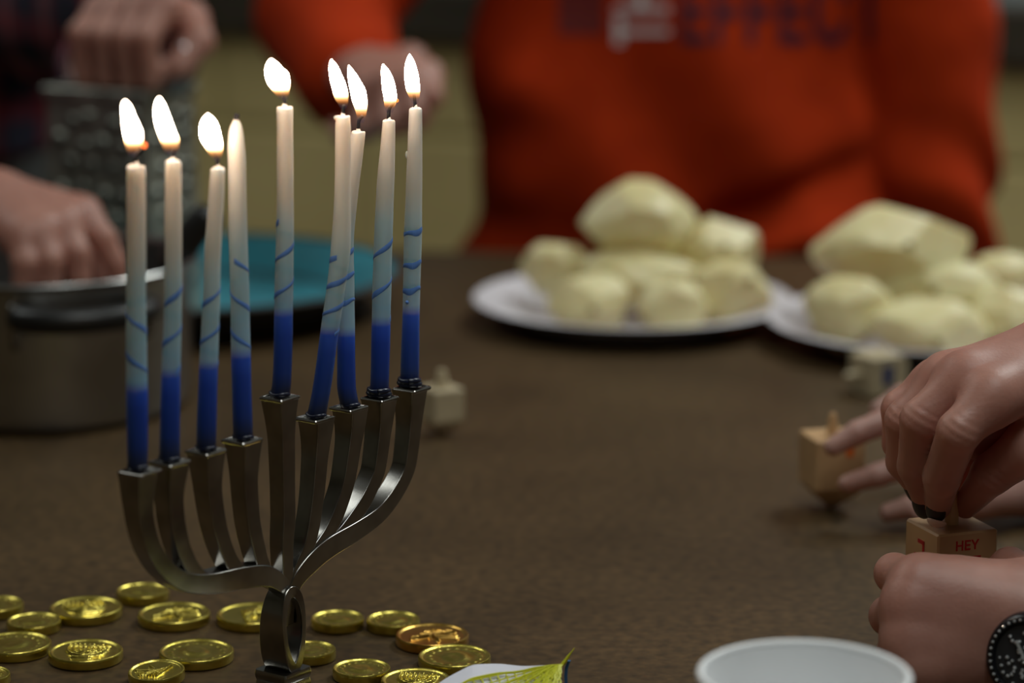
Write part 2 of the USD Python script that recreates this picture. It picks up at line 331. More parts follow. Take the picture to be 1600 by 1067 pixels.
# the eye-shaped loop of the stem
uj, zj = on_plane(444, 922); zb = zc + .0015
th = np.linspace(0, 2*np.pi, 72, endpoint=False)
zz = zb + (zj - zb)*(.5 - .5*np.cos(th)); half = .0066*np.sin(th)*(1 - .18*np.cos(th))
loop = np.stack([axu + half*1.0, zz], 1)
loop[:, 0] += (uj - axu)*((loop[:, 1] - zb)/(zj - zb))**2
fr = (loop[:, 1] - zb)/(zj - zb)
obj('stem_loop', sweep_uz(loop, .0020 + .0006*np.cos(th*2), .0076 - .0026*fr**2 , True), 'pewter', menorah, smooth=40)
arms = {
 0: [(447, 958), (443, 925), (428, 908), (401, 897), (366, 901), (325, 909), (287, 909), (249, 885), (226, 844), (217, 803), (214, 765), (215, 734)],
 1: [(318, 908), (300, 897), (286, 875), (274, 844), (266, 803), (263, 765), (265, 721)],
 2: [(383, 900), (362, 888), (343, 853), (330, 803), (324, 755), (322, 704)],
 3: [(425, 908), (408, 893), (394, 851), (385, 803), (381, 745), (380, 687)],
 4: [(446, 922), (452, 910), (460, 884), (474, 850), (483, 803), (489, 750), (494, 653)],
 5: [(470, 886), (484, 862), (504, 832), (522, 793), (537, 741), (547, 636.5)],
 6: [(505, 851), (520, 838), (544, 808), (568, 769), (584, 727), (592, 621)],
 7: [(446, 975), (446, 945), (452, 914), (472, 882), (504, 853), (545, 829), (583, 803), (614, 764), (632, 722), (640, 605)],
}
ENDW = {0: .0024, 7: .0024}
def arm(path_px, ztop, start_u):
    p = np.array([on_plane(*q) for q in path_px]); p[-1, 1] = ztop
    p = spline(p, 60); s = np.r_[0, np.cumsum(np.linalg.norm(np.diff(p, axis=0), axis=1))]; L = s[-1]; e = L - s
    # vertical at the mouth
    k = np.clip(1 - e/.022, 0, 1); p[:, 0] = p[:, 0]*(1 - k*k) + p[-1, 0]*k*k
    f = .0041 + .0006*np.clip(1 - e/.040, 0, 1) + .0015*np.clip(1 - e/.020, 0, 1)**1.6
    if start_u < .7: f = f*(1 + .22*np.exp(-((s - .045)/.028)**2))
    f = f*(start_u + (1 - start_u)*np.clip(s/.03, 0, 1))
    hw = f*1.02
    return sweep_uz(p, f, hw)
cup_u = [(c - AX0) @ mu for c in cups]
for i, path in arms.items():
    obj('branch', arm(path, ZH, .62 if i in (0, 7) else .85), 'pewter', menorah, smooth=40)
us, zs_ = on_plane(437, 620)
obj('servant_branch', arm([(444, 920), (441, 893), (440, 855), (442, 803), (441, 745), (437, 620)], zs_, .8), 'pewter', menorah, smooth=40, label='taller centre branch')
# thin bright lip round each mouth
for u, z in [(u, ZH) for u in cup_u] + [(us, zs_)]:
    R = [mw(u + SEC[:, 0]*h, SEC[:, 1]*h, np.full(len(SEC), z + dz)) for h, dz in ((.0061, -.0012), (.0066, -.0006), (.0066, .0000), (.0062, .0005), (.0054, .0006), (.0049, .0001))]
    obj('cup_lip', rings_mesh(R, False, True), 'pewter', menorah, smooth=20)

# ------------------------------------------------------------------ candles, one thing each: rows are (y, left edge, right edge) in the picture at the cup's distance
CD = [cups[i][1] for i in range(4)] + [(AX0 + mu*us)[1]] + [cups[i][1] for i in range(4, 8)]
CZ = [ZH]*4 + [zs_] + [ZH]*4
CXY = [cups[i][:2] for i in range(4)] + [(AX0 + mu*us)[:2]] + [cups[i][:2] for i in range(4, 8)]
rows_c = [
 [(735, 199, 230), (640, 197.5, 231), (460, 197, 228.5), (340, 198, 228), (262, 198.5, 227)],
 [(722, 247, 279), (590, 251.6, 281.5), (460, 257, 284.5), (330, 257.5, 284), (254, 258, 283)],
 [(705, 305, 336), (590, 310, 340), (460, 317, 344), (400, 319, 345), (330, 324, 349), (265, 328.7, 352)],
 [(688, 364, 395), (560, 361, 392), (460, 360, 389.5), (350, 357, 386), (250, 356, 384), (225, 355.7, 382), (208, 357, 380), (200, 358.6, 378.5), (193, 361.5, 376.3), (188, 364.5, 373.6)],
 [(620, 425, 456), (600, 425.5, 455.5), (460, 429, 458), (330, 432, 459), (220, 432.5, 458), (170, 432.6, 457.4)],
 [(652, 482, 513), (600, 490, 518.5), (520, 500.5, 529), (460, 509, 538), (385, 517, 548), (300, 522.6, 548), (200, 524, 548), (184, 525, 547)],
 [(636, 527, 557), (600, 526, 555), (520, 527, 554.5), (460, 527, 554), (385, 527, 553), (300, 534, 560), (250, 541, 566), (208, 549, 571)],
 [(620, 579, 609), (600, 579, 607.6), (460, 581.5, 611.5), (390, 583.7, 613), (300, 588, 615.6), (220, 595, 617.5), (190, 597.6, 617.5)],
 [(605, 626, 656), (590, 625.6, 655), (460, 629.5, 656.5), (390, 630.6, 658.7), (300, 634, 659.5), (220, 637, 660), (171, 639, 659.5)]]
bound = [(605, 440), (582, 440), (570, 430), (553, 385), (487, 350), (515, 400), (520, 370), (503, 345), (485, 340)]
# stripes: (kind, top y, bottom y, pitch, direction, phase, radius mm) or rings
stripes = [[('h', 462, 605, 62, -1, .35, .55)], [('h', 440, 582, 62, 1, .1, .55)], [('h', 450, 570, 58, 1, .2, .5)], [('h', 405, 553, 60, -1, .6, .5)],
 [('h', 345, 490, 56, 1, .3, .5)], [('h', 400, 520, 42, 1, .1, .5)], [('r', (393, 430, 470), 3, .9)], [('h', 362, 500, 62, 1, .2, .55)], [('r', (362, 412, 452), 3, 1.1)]]
wicks = [[(212, 257), (212, 244), (218, 237), (225, 227)], [(270.5, 249), (270.5, 237), (274, 231)], [(340, 261), (339, 246), (335, 237)], [(368.8, 190), (369.4, 184), (370.5, 178)],
 [(445.7, 165), (443.5, 152), (441, 143)], [(536, 180), (537, 164)], [(560, 203), (560.5, 190), (567, 181)], [(607, 186), (608, 172), (620, 157)], [(648.6, 167), (647.5, 152), (646.5, 146)]]
flames = [
 [(158, 192, 199), (165, 190, 204.5), (180, 190.4, 210.7), (195, 191.4, 217.8), (207, 193, 222.3), (220, 195.3, 222.7), (230, 197.8, 219), (238, 200, 216), (245, 205, 214)],
 [(153, 245.5, 252), (160, 242.4, 256.4), (175, 240.5, 262.7), (190, 242, 268.4), (205, 246, 274), (217, 250, 279.5), (227, 254, 279), (236, 257, 278), (243, 263, 275)],
 [(179, 322, 328), (187, 315.6, 336), (200, 312, 342), (215, 313, 345.6), (227, 319, 347.5), (237, 325, 347.5), (245, 330.6, 346), (252, 335, 344)],
 None,
 [(93, 420, 428), (98, 416.9, 434.4), (108, 413.8, 443.5), (112, 413.6, 449), (120, 414.8, 452), (130, 418, 452.7), (140, 424.6, 452), (148, 431, 451), (156, 438, 450)],
 [(94, 516, 520), (102, 514, 526.7), (115, 514.4, 533), (130, 517, 539.5), (145, 520.7, 543.6), (155, 523.7, 544), (163, 529, 543.5), (170, 532.5, 541.5)],
 [(103, 543.5, 547), (112, 543, 554.5), (127, 544, 564), (142, 547, 571.7), (157, 550, 573.8), (170, 554.5, 573.5), (180, 557, 572), (192, 558, 568)],
 [(101, 596.5, 601), (110, 595, 608.5), (125, 595.7, 615.6), (140, 596.9, 619), (155, 599.5, 620.5), (167, 601, 617), (176, 604, 613)],
 [(85.5, 638, 642), (95, 634, 647.5), (108, 631.7, 652), (122, 631.7, 655), (137, 633.6, 656.5), (147, 637, 656), (155, 640.7, 655), (162, 644.5, 652.5)]]
clabel = ['lit blue and white candle at the far end, lines slanting down right', 'lit blue and white candle second from the left end of the menorah', 'lit candle with a short rounded flame, left of the unlit candle',
 'unlit blue and white candle with a pointed tip and black wick', 'lit candle in the tall centre holder with a two-lobed flame', 'lit candle leaning right, crossing in front of its neighbour',
 'lit candle half hidden behind the leaning one, with horizontal blue bands', 'lit candle second from the right end, wick curled right with a glowing tip', 'lit candle at the far right end with broad blue bands and a side drip']
def vmap(y, y0, yd, ys, y1): return np.interp(-np.asarray(y, float), [-y0, -yd, -ys, -y1], [0, .3, .6, 1])
for i, rows in enumerate(rows_c):
    d = CD[i]; base = np.array([*CXY[i], CZ[i] + .0005]); r0 = np.array(rows, float); yd, ys = bound[i]
    cp = np.array([aty((a + b)/2, y, d) for y, a, b in r0]); rad = np.array([(b - a)/2/FPX*np.linalg.norm(ray(0, 0)[1])*d for y, a, b in r0])
    rad = np.array([(aty(b, y, d) - aty(a, y, d))[0]/2 for y, a, b in r0])
    # seat the foot on its cup
    foot = base - cp[0]; w = np.exp(-(np.arange(len(cp)))*2.0); cp = cp + w[:, None]*foot
    n = 70; cl = spline(np.c_[cp, rad, r0[:, 0]], n); C, Rr, Y = cl[:, :3], cl[:, 3].copy(), cl[:, 4]
    c = thing('candle', clabel[i], 'candle', base)
    a = np.arange(28)*2*np.pi/28
    wob = .012*np.sin(np.linspace(0, 9, n) + i) + .008*np.sin(np.linspace(0, 31, n) + 2*i)
    Rr = Rr*(1 + wob)
    rings = [C[k] + Rr[k]*np.stack([np.sin(a), -np.cos(a), 0*a], 1) for k in range(n)]
    vv = list(vmap(Y, r0[0, 0], yd, ys, r0[-1, 0]))
    top, tr = C[-1], Rr[-1]
    if i == 3: prof = [(.9, .0003), (.7, .0007), (.4, .0009)]
    else: prof = [(.985, .0003), (.95, .0006), (.85, .0008), (.55, .0006), (.34, .0009), (.25, .0021), (.14, .0026)]
    for s, dz in prof:
        rings.append(top + np.array([0, 0, dz]) + tr*s*np.stack([np.sin(a), -np.cos(a), .10*s*np.sin(a*2 + i)], 1)); vv.append(1.0)
    m = rings_mesh(rings, True, True); uvv = np.zeros((len(m[0]), 2)); uvv[:len(rings)*28, 1] = np.repeat(vv, 28); uvv[:len(rings)*28, 0] = np.tile(a/6.283, len(rings)); uvv[-1, 1] = 1
    wax = obj('wax_stick', m, 'candle_wax', c, smooth=True, uv=uvv)
    fC = lambda y: np.array([np.interp(-y, -Y, C[:, k]) for k in range(3)]); fR = lambda y: np.interp(-y, -Y, Rr)
    for st in stripes[i]:
        lines = []
        if st[0] == 'h':
            _, y0, y1, pitch, hand, ph, rr = st; turns = (y1 - y0)/pitch; t = np.linspace(0, 1, int(turns*30) + 2)
            lines.append((y1 + (y0 - y1)*t, hand*2*np.pi*(turns*t + ph), rr*5.0*(1 + .25*np.sin(t*23 + i))))
        else:
            for q, y in enumerate(st[1]):
                t = np.linspace(0, 2*np.pi, 33); lines.append((y - st[2]*np.sin(t) + 1.5*np.sin(3*t + q), t, st[3]*2.6*(1 + .3*np.sin(t*2 + q))))
        for yb, phi, ww in lines:
            sec = [(-1, -.15), (-.6, .12), (0, .17), (.6, .12), (1, -.15), (0, -.3)]; R = []
            for y, p, w in zip(yb, phi, ww):
                c0 = fC(y); r_ = fR(y); e = np.array([math.sin(p), -math.cos(p), 0])
                R.append([c0 + e*(r_ + sr*1e-3) + np.array([0, 0, sz*w*1e-3*.55]) for sz, sr in sec])
            obj('wax_stripe', rings_mesh(R), 'blue_wax', wax, smooth=50)
    # dark collar of melted wax round the foot
    k = 1.16 if i in (7, 8) else 1.03
    for q in range(2 if i in (7, 8) else 1):
        t = np.linspace(0, 2*np.pi, 25); tr0 = .0012 if i in (7, 8) else .0008
        pts = [base + np.array([0, 0, tr0*.9 + .0004 + q*.0017 + .0002*math.sin(3*x)]) + Rr[0]*(k - .12 + .04*math.sin(2*x + q))*np.array([math.sin(x), -math.cos(x), 0]) for x in t]
        obj('melted_wax', tube(pts, tr0*(1.15 + .25*np.sin(t*2 + q)), 8, False), 'navy_wax', c, smooth=True)
    if i == 8:
        b0 = fC(242) + np.array([-fR(242), -.0002, 0]); s = trimesh.creation.icosphere(2, .0011); s.apply_scale([.8, .8, 1.7]); obj('wax_drip', xf(s, None, b0), 'cream_wax', c, smooth=True)
        s = trimesh.creation.icosphere(2, .0009); obj('wax_spot', xf(s, None, fC(470) + np.array([-fR(470)*.45, -fR(470)*.86, 0])), 'blue_wax', c, smooth=True)
    if i == 5:
        s = trimesh.creation.icosphere(2, .0011); obj('wax_drip', xf(s, None, fC(186) + np.array([-fR(186)*.95, -.0003, .0005])), 'cream_wax', c, smooth=True)
    wp_ = np.array([aty(x, y, d) for x, y in wicks[i]]); wp_[0, 2] = min(wp_[0, 2], top[2] + .001)
    obj('wick', tube(spline(wp_, 10), np.linspace(.00085, .0007, 10) if i != 3 else .00115, 8), 'charred_wick', c, smooth=True)
    if i in (0, 7):
        s = trimesh.creation.icosphere(2, .0013 if i == 0 else .0009); obj('wick_ember', xf(s, None, wp_[-1]), 'ember', c, smooth=True)
    if flames[i]:
        fr_ = np.array(flames[i][::-1], float); P = np.array([aty((l + r)/2, y, d) for y, l, r in fr_]); W = np.array([(aty(r, y, d) - aty(l, y, d))[0]/2 for y, l, r in fr_])
        q = spline(np.c_[P, W], 26); a2 = np.arange(20)*2*np.pi/20
        R = [q[k, :3] + q[k, 3]*np.stack([np.sin(a2), -np.cos(a2)*.85, 0*a2], 1) for k in range(26)]
        R.append(q[-1, :3] + np.array([0, 0, .0005]) + q[-1, 3]*.45*np.stack([np.sin(a2), -np.cos(a2), 0*a2], 1))
        m = rings_mesh(R, False, True); u = np.zeros((len(m[0]), 2)); u[:, 1] = np.interp(m[0][:, 2], [q[0, 2], q[-1, 2]], [0, 1])
        obj('flame', m, 'flame', c, smooth=True, uv=u)

# ------------------------------------------------------------------ foil coins
def seg_d(x, y, ax, ay, bx, by):
    t = np.clip(((x - ax)*(bx - ax) + (y - ay)*(by - ay))/((bx - ax)**2 + (by - ay)**2), 0, 1); return np.hypot(x - ax - t*(bx - ax), y - ay - t*(by - ay))
def relief(kind, x, y):
    r = np.hypot(x, y); L = lambda d, w: np.exp(-(d/w)**4)
    h = np.zeros_like(x)
    if kind == 0:      # lamp with nine arms
        for k in range(1, 5):
            R = .13*k; arc = np.where(y < .12, np.abs(np.hypot(x, y - .12) - R), np.abs(np.abs(x) - R)); h = np.maximum(h, L(arc, .035)*(y < .32))
        h = np.maximum(h, L(seg_d(x, y, 0, -.55, 0, .42), .04)); h = np.maximum(h, L(seg_d(x, y, -.22, -.58, .22, -.58), .05))
        for k in range(-4, 5): h = np.maximum(h, L(np.hypot(x - .13*k, (y - .46)*.6), .045))
    elif kind == 1:    # profile-like mound with a wreath of short bars
        h = np.maximum(h, .8*L(np.hypot((x + .05)/.34, (y - .02)/.46), .9)); h -= .35*L(np.hypot((x - .02)/.2, (y - .1)/.3), .9)
        a = np.arctan2(y, x); h = np.maximum(h, .3*L((r - .70), .07)*(.5 + .5*np.sin(a*17)))
    else:              # crossed sheaf and rays
        for k in range(7): h = np.maximum(h, L(seg_d(x, y, -.62 + .06*k, -.25 + .02*k, .1 + .09*k, .42 - .05*k), .028))
        h = np.maximum(h, L(seg_d(x, y, -.1, -.05, .62, -.30), .07)); h = np.maximum(h, L(seg_d(x, y, 0, -.1, .1, -.5), .04))
    return h*np.clip((.84 - r)/.06, 0, 1)
def coin(c, D, kind, spin, mt, label, tilt=None, hgt=.0042):
    R = D/2; na = 112; rs = np.r_[np.linspace(.02, .86, 38), .885, .91, .94, .965, .985]
    a = np.arange(na)*2*np.pi/na; rr, aa = np.meshgrid(rs, a, indexing='ij'); x, y = rr*np.cos(aa), rr*np.sin(aa)
    z = hgt + .0015*(R/.0165)*relief(kind, x, y) + .0007*np.clip((rr - .87)/.05, 0, 1)*np.clip((1.0 - rr)/.03, 0, 1) - .0004*(1 - rr**2)
    rings = []
    for s, zz in ((.02, 0), (.93, 0), (.985, .0004), (1.0, .0012), (.992, .0022), (1.0, .0032), (.995, .0039)):
        rings.append(np.stack([s*np.cos(a), s*np.sin(a), np.full(na, zz)], 1))
    for k in range(len(rs) - 1, -1, -1): rings.append(np.stack([x[k], y[k], z[k]], 1))
    rings = np.array(rings); rings[..., :2] *= R
    m = rings_mesh(rings); Rz = rot([0, 0, 1], spin)
    if tilt: Rz = rot(tilt[:3], tilt[3]) @ Rz
    v, f = xf(m, Rz); v[:, 2] -= v[:, 2].min(); v += np.array([c[0], c[1], T + .0002])
    obj('coin', (v, f), mt, smooth=35, label=label, cat='coin', group='gold foil coins around the menorah foot')
coins = [  # x, y of the top face, width, relief, spin, metal, label
 (-5, 945, 84, 1, 20, 'g', 'gold foil coin cut by the left picture edge, farthest back there'),
 (134, 950, 114, 0, 20, 'g', 'large gold foil coin with an upright menorah relief, behind the small one at left'),
 (223, 924, 83, 1, 60, 'g', 'small gold foil coin farthest back, under the left curve of the menorah arm'),
 (53, 971, 85, 1, 100, 'g', 'small gold foil coin in front of the large menorah relief one at left'),
 (272, 959, 113, 2, 15, 'g', 'large gold foil coin with a bold ribbed wing-like relief, left of the menorah stem'),
 (395, 960, 113, 2, 60, 'g', 'large gold foil coin half hidden behind the menorah stem on its left'),
 (23, 1006, 114, 1, 150, 'g', 'large dull gold foil coin cut by the left picture edge, in the middle row'),
 (134, 1018, 116, 0, -5, 'g', 'large gold foil coin with a row of candle-like bars across its back half'),
 (307, 1018, 117, 1, 30, 'g', 'large bright gold foil coin with a blurred relief and clean rim, left of the stem'),
 (245, 1052, 89, 2, 200, 'g', 'small tilted gold foil coin with crossed ribs, in front of the bright one'),
 (-26, 1055, 84, 1, 10, 'g', 'gold foil coin barely showing at the lower left corner of the picture'),
 (527.5, 967, 83, 1, 75, 'g', 'small gold foil coin just right of the menorah stem, left one of a touching pair'),
 (614.5, 969, 84, 1, 130, 'g', 'small gold foil coin right of the stem, right one of a touching pair'),
 (675.5, 993, 115, 2, 10, 'c', 'large coppery gold foil coin with an orange sheen, right of the stem'),
 (710, 1026, 114, 1, 210, 'g', 'large gold foil coin with a wide double rim, touching the yellow net bag side'),
 (483, 1016, 84, 1, 300, 'g', 'small gold foil coin half hidden behind the menorah stem on its right'),
 (565, 1045, 91, 1, 45, 'g', 'small gold foil coin at the front right of the stem, touching none behind it'),
 (650, 1063, 110, 0, -10, 'g', 'large gold foil coin at the bottom edge, left of the yellow net bag'),
 (925, 1088, 110, 1, 80, 'c', 'coppery gold foil coin sliver at the bottom edge, right of the net bag tip')]
for x, y, wpx, kd, sp, mt, lb in coins:
    c = atz(x, y, T + .0042); D = (atz(x + wpx/2, y, T + .004) - atz(x - wpx/2, y, T + .004))[0]
    coin(c, D, kd, sp, 'copper_gold_foil' if mt == 'c' else 'gold_foil', lb, tilt=(1, -.6, 0, 5) if (x, y) == (245, 1052) else None)
# ------------------------------------------------------------------ paper plates with peeled potatoes
def paper_plate(px, py, label, R=.1175):
    c = atz(px, py, T + .012); c[2] = T + .0003
    p = thing('paper_plate', label, 'plate', c, 'white paper plates of peeled potatoes')
    prof = [(0, 0), (.070, 0), (.078, .002), (.092, .012), (.112, .0165), (.1165, .0175), (.1175, .0185), (.1165, .0192), (.112, .0185), (.092, .0140), (.078, .0042), (.070, .0022), (0, .0022)]
    pr = [(r*R/.1175, z) for r, z in prof]
    m = lathe(pr, 96); v = np.array(m.vertices); r = np.hypot(v[:, 0], v[:, 1]); a = np.arctan2(v[:, 1], v[:, 0])
    v[:, 2] += .0006*np.sin(a*48)*np.clip((r - .078)/.012, 0, 1)*np.clip((.114 - r)/.006, 0, 1)
    obj('plate_dish', (v + c, np.array(m.faces)), 'white_paper', p, smooth=40)
    return c
pc1 = paper_plate(988, 478, 'white paper plate piled with peeled potatoes, left one in the middle of the table')
pc2 = paper_plate(1458, 512, 'white paper plate piled with peeled potatoes, right one behind the hands')
def potato(c, r, seed, label, turn=0.0, spot=True, n=16):
    """r: half lengths; a lumpy ellipsoid with flat peeler cuts"""
    g = np.random.default_rng(seed); s = trimesh.creation.icosphere(4); v = np.array(s.vertices)
    v = v*(1 + .42*(meshkit.fbm(v*1.15 + seed*7.1, 2, seed) - .5))[:, None]
    for _ in range(n):
        d = g.normal(size=3); d /= np.linalg.norm(d); k = .74 + .17*g.random(); over = np.maximum(v @ d - k, 0); v -= over[:, None]*d*.94
    v = (v*np.asarray(r)) @ rot([0, 0, 1], turn).T
    c = np.asarray(c, float); base = c - np.array([0, 0, r[2]])
    t = thing('potato', label, 'potato', base, 'peeled potatoes on the paper plates')
    obj('potato_flesh', (v + c, np.array(s.faces)), 'potato_flesh', t, smooth=50)
    if spot:
        d = np.array([g.normal()*.5, -1, g.normal()*.5]); i = int(np.argmax((v/np.asarray(r)) @ d)); e = trimesh.creation.icosphere(1, 1.0); e.apply_scale([.0035, .0018, .003])
        obj('eye_spot', xf(e, None, v[i] + c), 'potato_spot', t, smooth=True)
def spud(px, py, wpx, hpx, d, seed, label, turn=0.0, depth=None, dz=0.0):
    c = aty(px, py, d); k = d/FPX*1.02; r = [wpx/2*k*1.12, (depth or (wpx*.42))*k, hpx/2*k*1.15]
    if c[2] - r[2]*.9 < T + .0028: c[2] = T + .0028 + r[2]*.9
    c[2] += dz; potato(c, r, seed, label, turn)
y1, y2 = pc1[1], pc2[1]
spud(868, 421, 100, 82, y1 + .022, 1, 'peeled potato at the far left of the left plate, apart from the pile')
spud(925, 487, 128, 84, y1 - .045, 2, 'peeled potato at the front left of the pile on the left plate')
spud(1052, 492, 96, 86, y1 - .062, 3, 'smallest peeled potato at the front centre of the left plate')
spud(1140, 468, 116, 104, y1 - .030, 4, 'peeled potato at the front right of the pile on the left plate')
spud(990, 438, 185, 92, y1 + .005, 5, 'broad peeled potato in the middle of the pile on the left plate')
spud(1115, 398, 128, 112, y1 + .028, 6, 'peeled potato leaning on the back right of the left pile')
spud(990, 346, 168, 116, y1 + .025, 7, 'large peeled potato on top of the pile on the left plate', -8)
spud(1322, 500, 124, 116, y2 - .035, 8, 'round peeled potato at the front left of the right plate')
spud(1448, 527, 165, 82, y2 - .055, 9, 'long peeled potato at the front of the right plate, beside the hand')
spud(1462, 458, 165, 92, y2 + .012, 10, 'peeled potato in the middle of the right pile, under the top one')
spud(1570, 497, 130, 92, y2 - .02, 11, 'peeled potato cut by the right picture edge, just above the hand')
spud(1572, 432, 120, 74, y2 + .062, 12, 'peeled potato at the back right of the right plate, at the picture edge')
spud(1395, 390, 232, 122, y2 + .03, 13, 'largest peeled potato, long and sloping, on top of the right pile', 14)

# ------------------------------------------------------------------ pot, utensil, grater, teal plate
pc = atz(72, 628, T); pc[2] = T + .0003
pot = thing('cooking_pot', 'stainless steel cooking pot with a black grip handle, left of the menorah', 'pot', pc)
PR, PH = .0965, .0945
prof = [(0, 0), (PR*.90, 0), (PR*.965, .004), (PR*.985, .012), (PR*.985, PH - .004), (PR*1.0, PH - .003), (PR*1.035, PH - .001), (PR*1.04, PH + .0005), (PR*1.03, PH + .0015), (PR*.985, PH), (PR*.965, PH - .003), (PR*.965, .012), (PR*.94, .006), (0, .005)]
m = lathe(prof, 120); obj('pot_body', xf(m, None, pc), 'brushed_steel', pot, smooth=35)
def around(az, r, z): return pc + np.array([r*math.sin(az), -r*math.cos(az), z])
for az0, nm in ((.42, 'handle'), (.42 + math.pi, 'handle')):
    w = .43; pts = [around(az0 + w*math.cos(t), PR*.99 + .030*math.sin(t)**.8 if math.sin(t) > 0 else PR*.99, PH - .0165) for t in np.linspace(0, np.pi, 25)]
    h = obj('handle', tube(pts[3:-3], .0078, 10), 'black_plastic', pot, smooth=True)
    for s in (-1, 1):
        brk = [around(az0 + s*w*1.02, PR*.975, PH - .010), around(az0 + s*w*1.0, PR + .006, PH - .012), around(az0 + s*w*.97, PR + .010, PH - .022), around(az0 + s*w*1.0, PR + .005, PH - .034), around(az0 + s*w*1.02, PR*.975, PH - .038)]
        obj('handle_bracket', tube(spline(brk, 14), .0028, 8), 'pewter', h, smooth=True)
# dark handled utensil over the rim
def ax_(px, z): p = aty(px, 400, 1.80); return np.array([p[0], 1.80, T + z])
ut = thing('ladle', 'black handled kitchen utensil leaning out over the right rim of the pot', 'utensil', ax_(222, .0075))
obj('handle', tube(spline([ax_(337, .1275), ax_(325, .1215), ax_(308, .1145), ax_(292, .106), ax_(275, .096), ax_(264, .083)], 22), np.r_[.003, .0085, np.full(17, .0105), .007, .006, .004], 12), 'black_plastic', ut, smooth=True)
obj('shaft', tube([ax_(266, .086), ax_(244, .045), ax_(226, .014)], .003, 8), 'polished_steel', ut, smooth=True)
bw = trimesh.creation.icosphere(3, .02); bw.apply_scale([1, 1, .5]); obj('bowl', xf(bw, None, ax_(205, .0165)), 'polished_steel', ut, smooth=True)

# box grater standing in the pot
gc = aty(192, 290, 2.07); gr_rot = rot([0, 0, 1], -27.0); GB = T + .0062; GT = aty(190, 146, 2.04)[2]; GH = GT - GB
grater = thing('box_grater', 'metal box grater with rows of raised teeth standing in the teal pan', 'grater', (gc[0], gc[1], GB))
def gl(m): v, f = xf(m); return xf((v, f), gr_rot, np.array([gc[0], gc[1], GB]))
HW, HD, TW, TD = .046, .034, .043, .031
def gface(s, z): k = z/GH; return (HW + (TW - HW)*k, HD + (TD - HD)*k)
cor = lambda k: np.array([[sx*(HW + (TW - HW)*k), sy*(HD + (TD - HD)*k), GH*k] for sx, sy in ((-1, -1), (1, -1), (1, 1), (-1, 1))])
shell = trimesh.Trimesh(np.vstack([cor(0), cor(1), cor(0)*[.97, .97, 1], cor(1)*[.97, .97, 1]]), np.array([[i, (i+1) % 4, 4 + (i+1) % 4] for i in range(4)] + [[i, 4 + (i+1) % 4, 4 + i] for i in range(4)] + [[8 + i, 12 + (i+1) % 4, 8 + (i+1) % 4] for i in range(4)] + [[8 + i, 12 + i, 12 + (i+1) % 4] for i in range(4)] + [[4 + i, 4 + (i+1) % 4, 12 + (i+1) % 4] for i in range(4)] + [[4 + i, 12 + (i+1) % 4, 12 + i] for i in range(4)] + [[i, 8 + (i+1) % 4, (i+1) % 4] for i in range(4)] + [[i, 8 + i, 8 + (i+1) % 4] for i in range(4)]), process=False)
obj('grater_body', gl(shell), 'grater_steel', grater, smooth=False)
teeth, holes, gj = [], [], np.random.default_rng(11)
for fr_n, fr_t, wdt, ncol in ((np.array([0, -1, 0]), np.array([1, 0, 0]), 'x', 4), (np.array([1, 0, 0]), np.array([0, 1, 0]), 'y', 3)):
    for r in range(8):
        for cidx in range(ncol):
            k = .16 + .74*r/7; hw, hd = HW + (TW - HW)*k, HD + (TD - HD)*k
            half, off = (hw, hd) if wdt == 'x' else (hd, hw)
            t = (cidx + .5 + (.25 if r % 2 else -.25))/ncol*2 - 1; p0 = fr_n*off + fr_t*(t*half*.82 + gj.normal()*.0016) + np.array([0, 0, GH*k + gj.normal()*.0020])
            s = trimesh.creation.icosphere(1, .0042 + .0022*gj.random()); sv = np.array(s.vertices); sv[:, 2] *= .75
            teeth.append(xf((sv, np.array(s.faces)), None, p0 - fr_n*.0012))
            s = trimesh.creation.icosphere(1, .0034); holes.append(xf(s, None, p0 + fr_n*.0022 + np.array([0, 0, -.0018])))
obj('grating_tooth', gl(joined(*teeth)), 'grater_steel', grater, smooth=60, kind='stuff'); obj('tooth_opening', gl(joined(*holes)), 'black_hole', grater, smooth=60, kind='stuff')
obj('top_frame', gl(joined(box((-TW - .003, -TD - .003, GH - .004), (TW + .003, -TD + .003, GH + .003), .001), box((-TW - .003, TD - .003, GH - .004), (TW + .003, TD + .003, GH + .003), .001), box((-TW - .003, -TD, GH - .004), (-TW + .003, TD, GH + .003), .001), box((TW - .003, -TD, GH - .004), (TW + .003, TD, GH + .003), .001))), 'grater_steel', grater, smooth=30)
hp = [(-TW, GH), (-TW - .001, GH + .020), (-TW + .006, GH + .032), (0, GH + .036), (TW + .006, GH + .037), (TW + .019, GH + .030), (TW + .016, GH + .016), (TW, GH)]
R = []
hs = spline(np.array([[a_, 0, b_] for a_, b_ in hp]), 40)
for i_ in range(40):
    t_ = hs[min(i_+1, 39)] - hs[max(i_-1, 0)]; t_ /= np.linalg.norm(t_); n_ = np.array([t_[2], 0, -t_[0]])
    R.append([hs[i_] + n_*a_*.004 + np.array([0, b_*.010, 0]) for a_, b_ in SEC])
obj('handle', gl(rings_mesh(R)), 'polished_steel', grater, smooth=40)

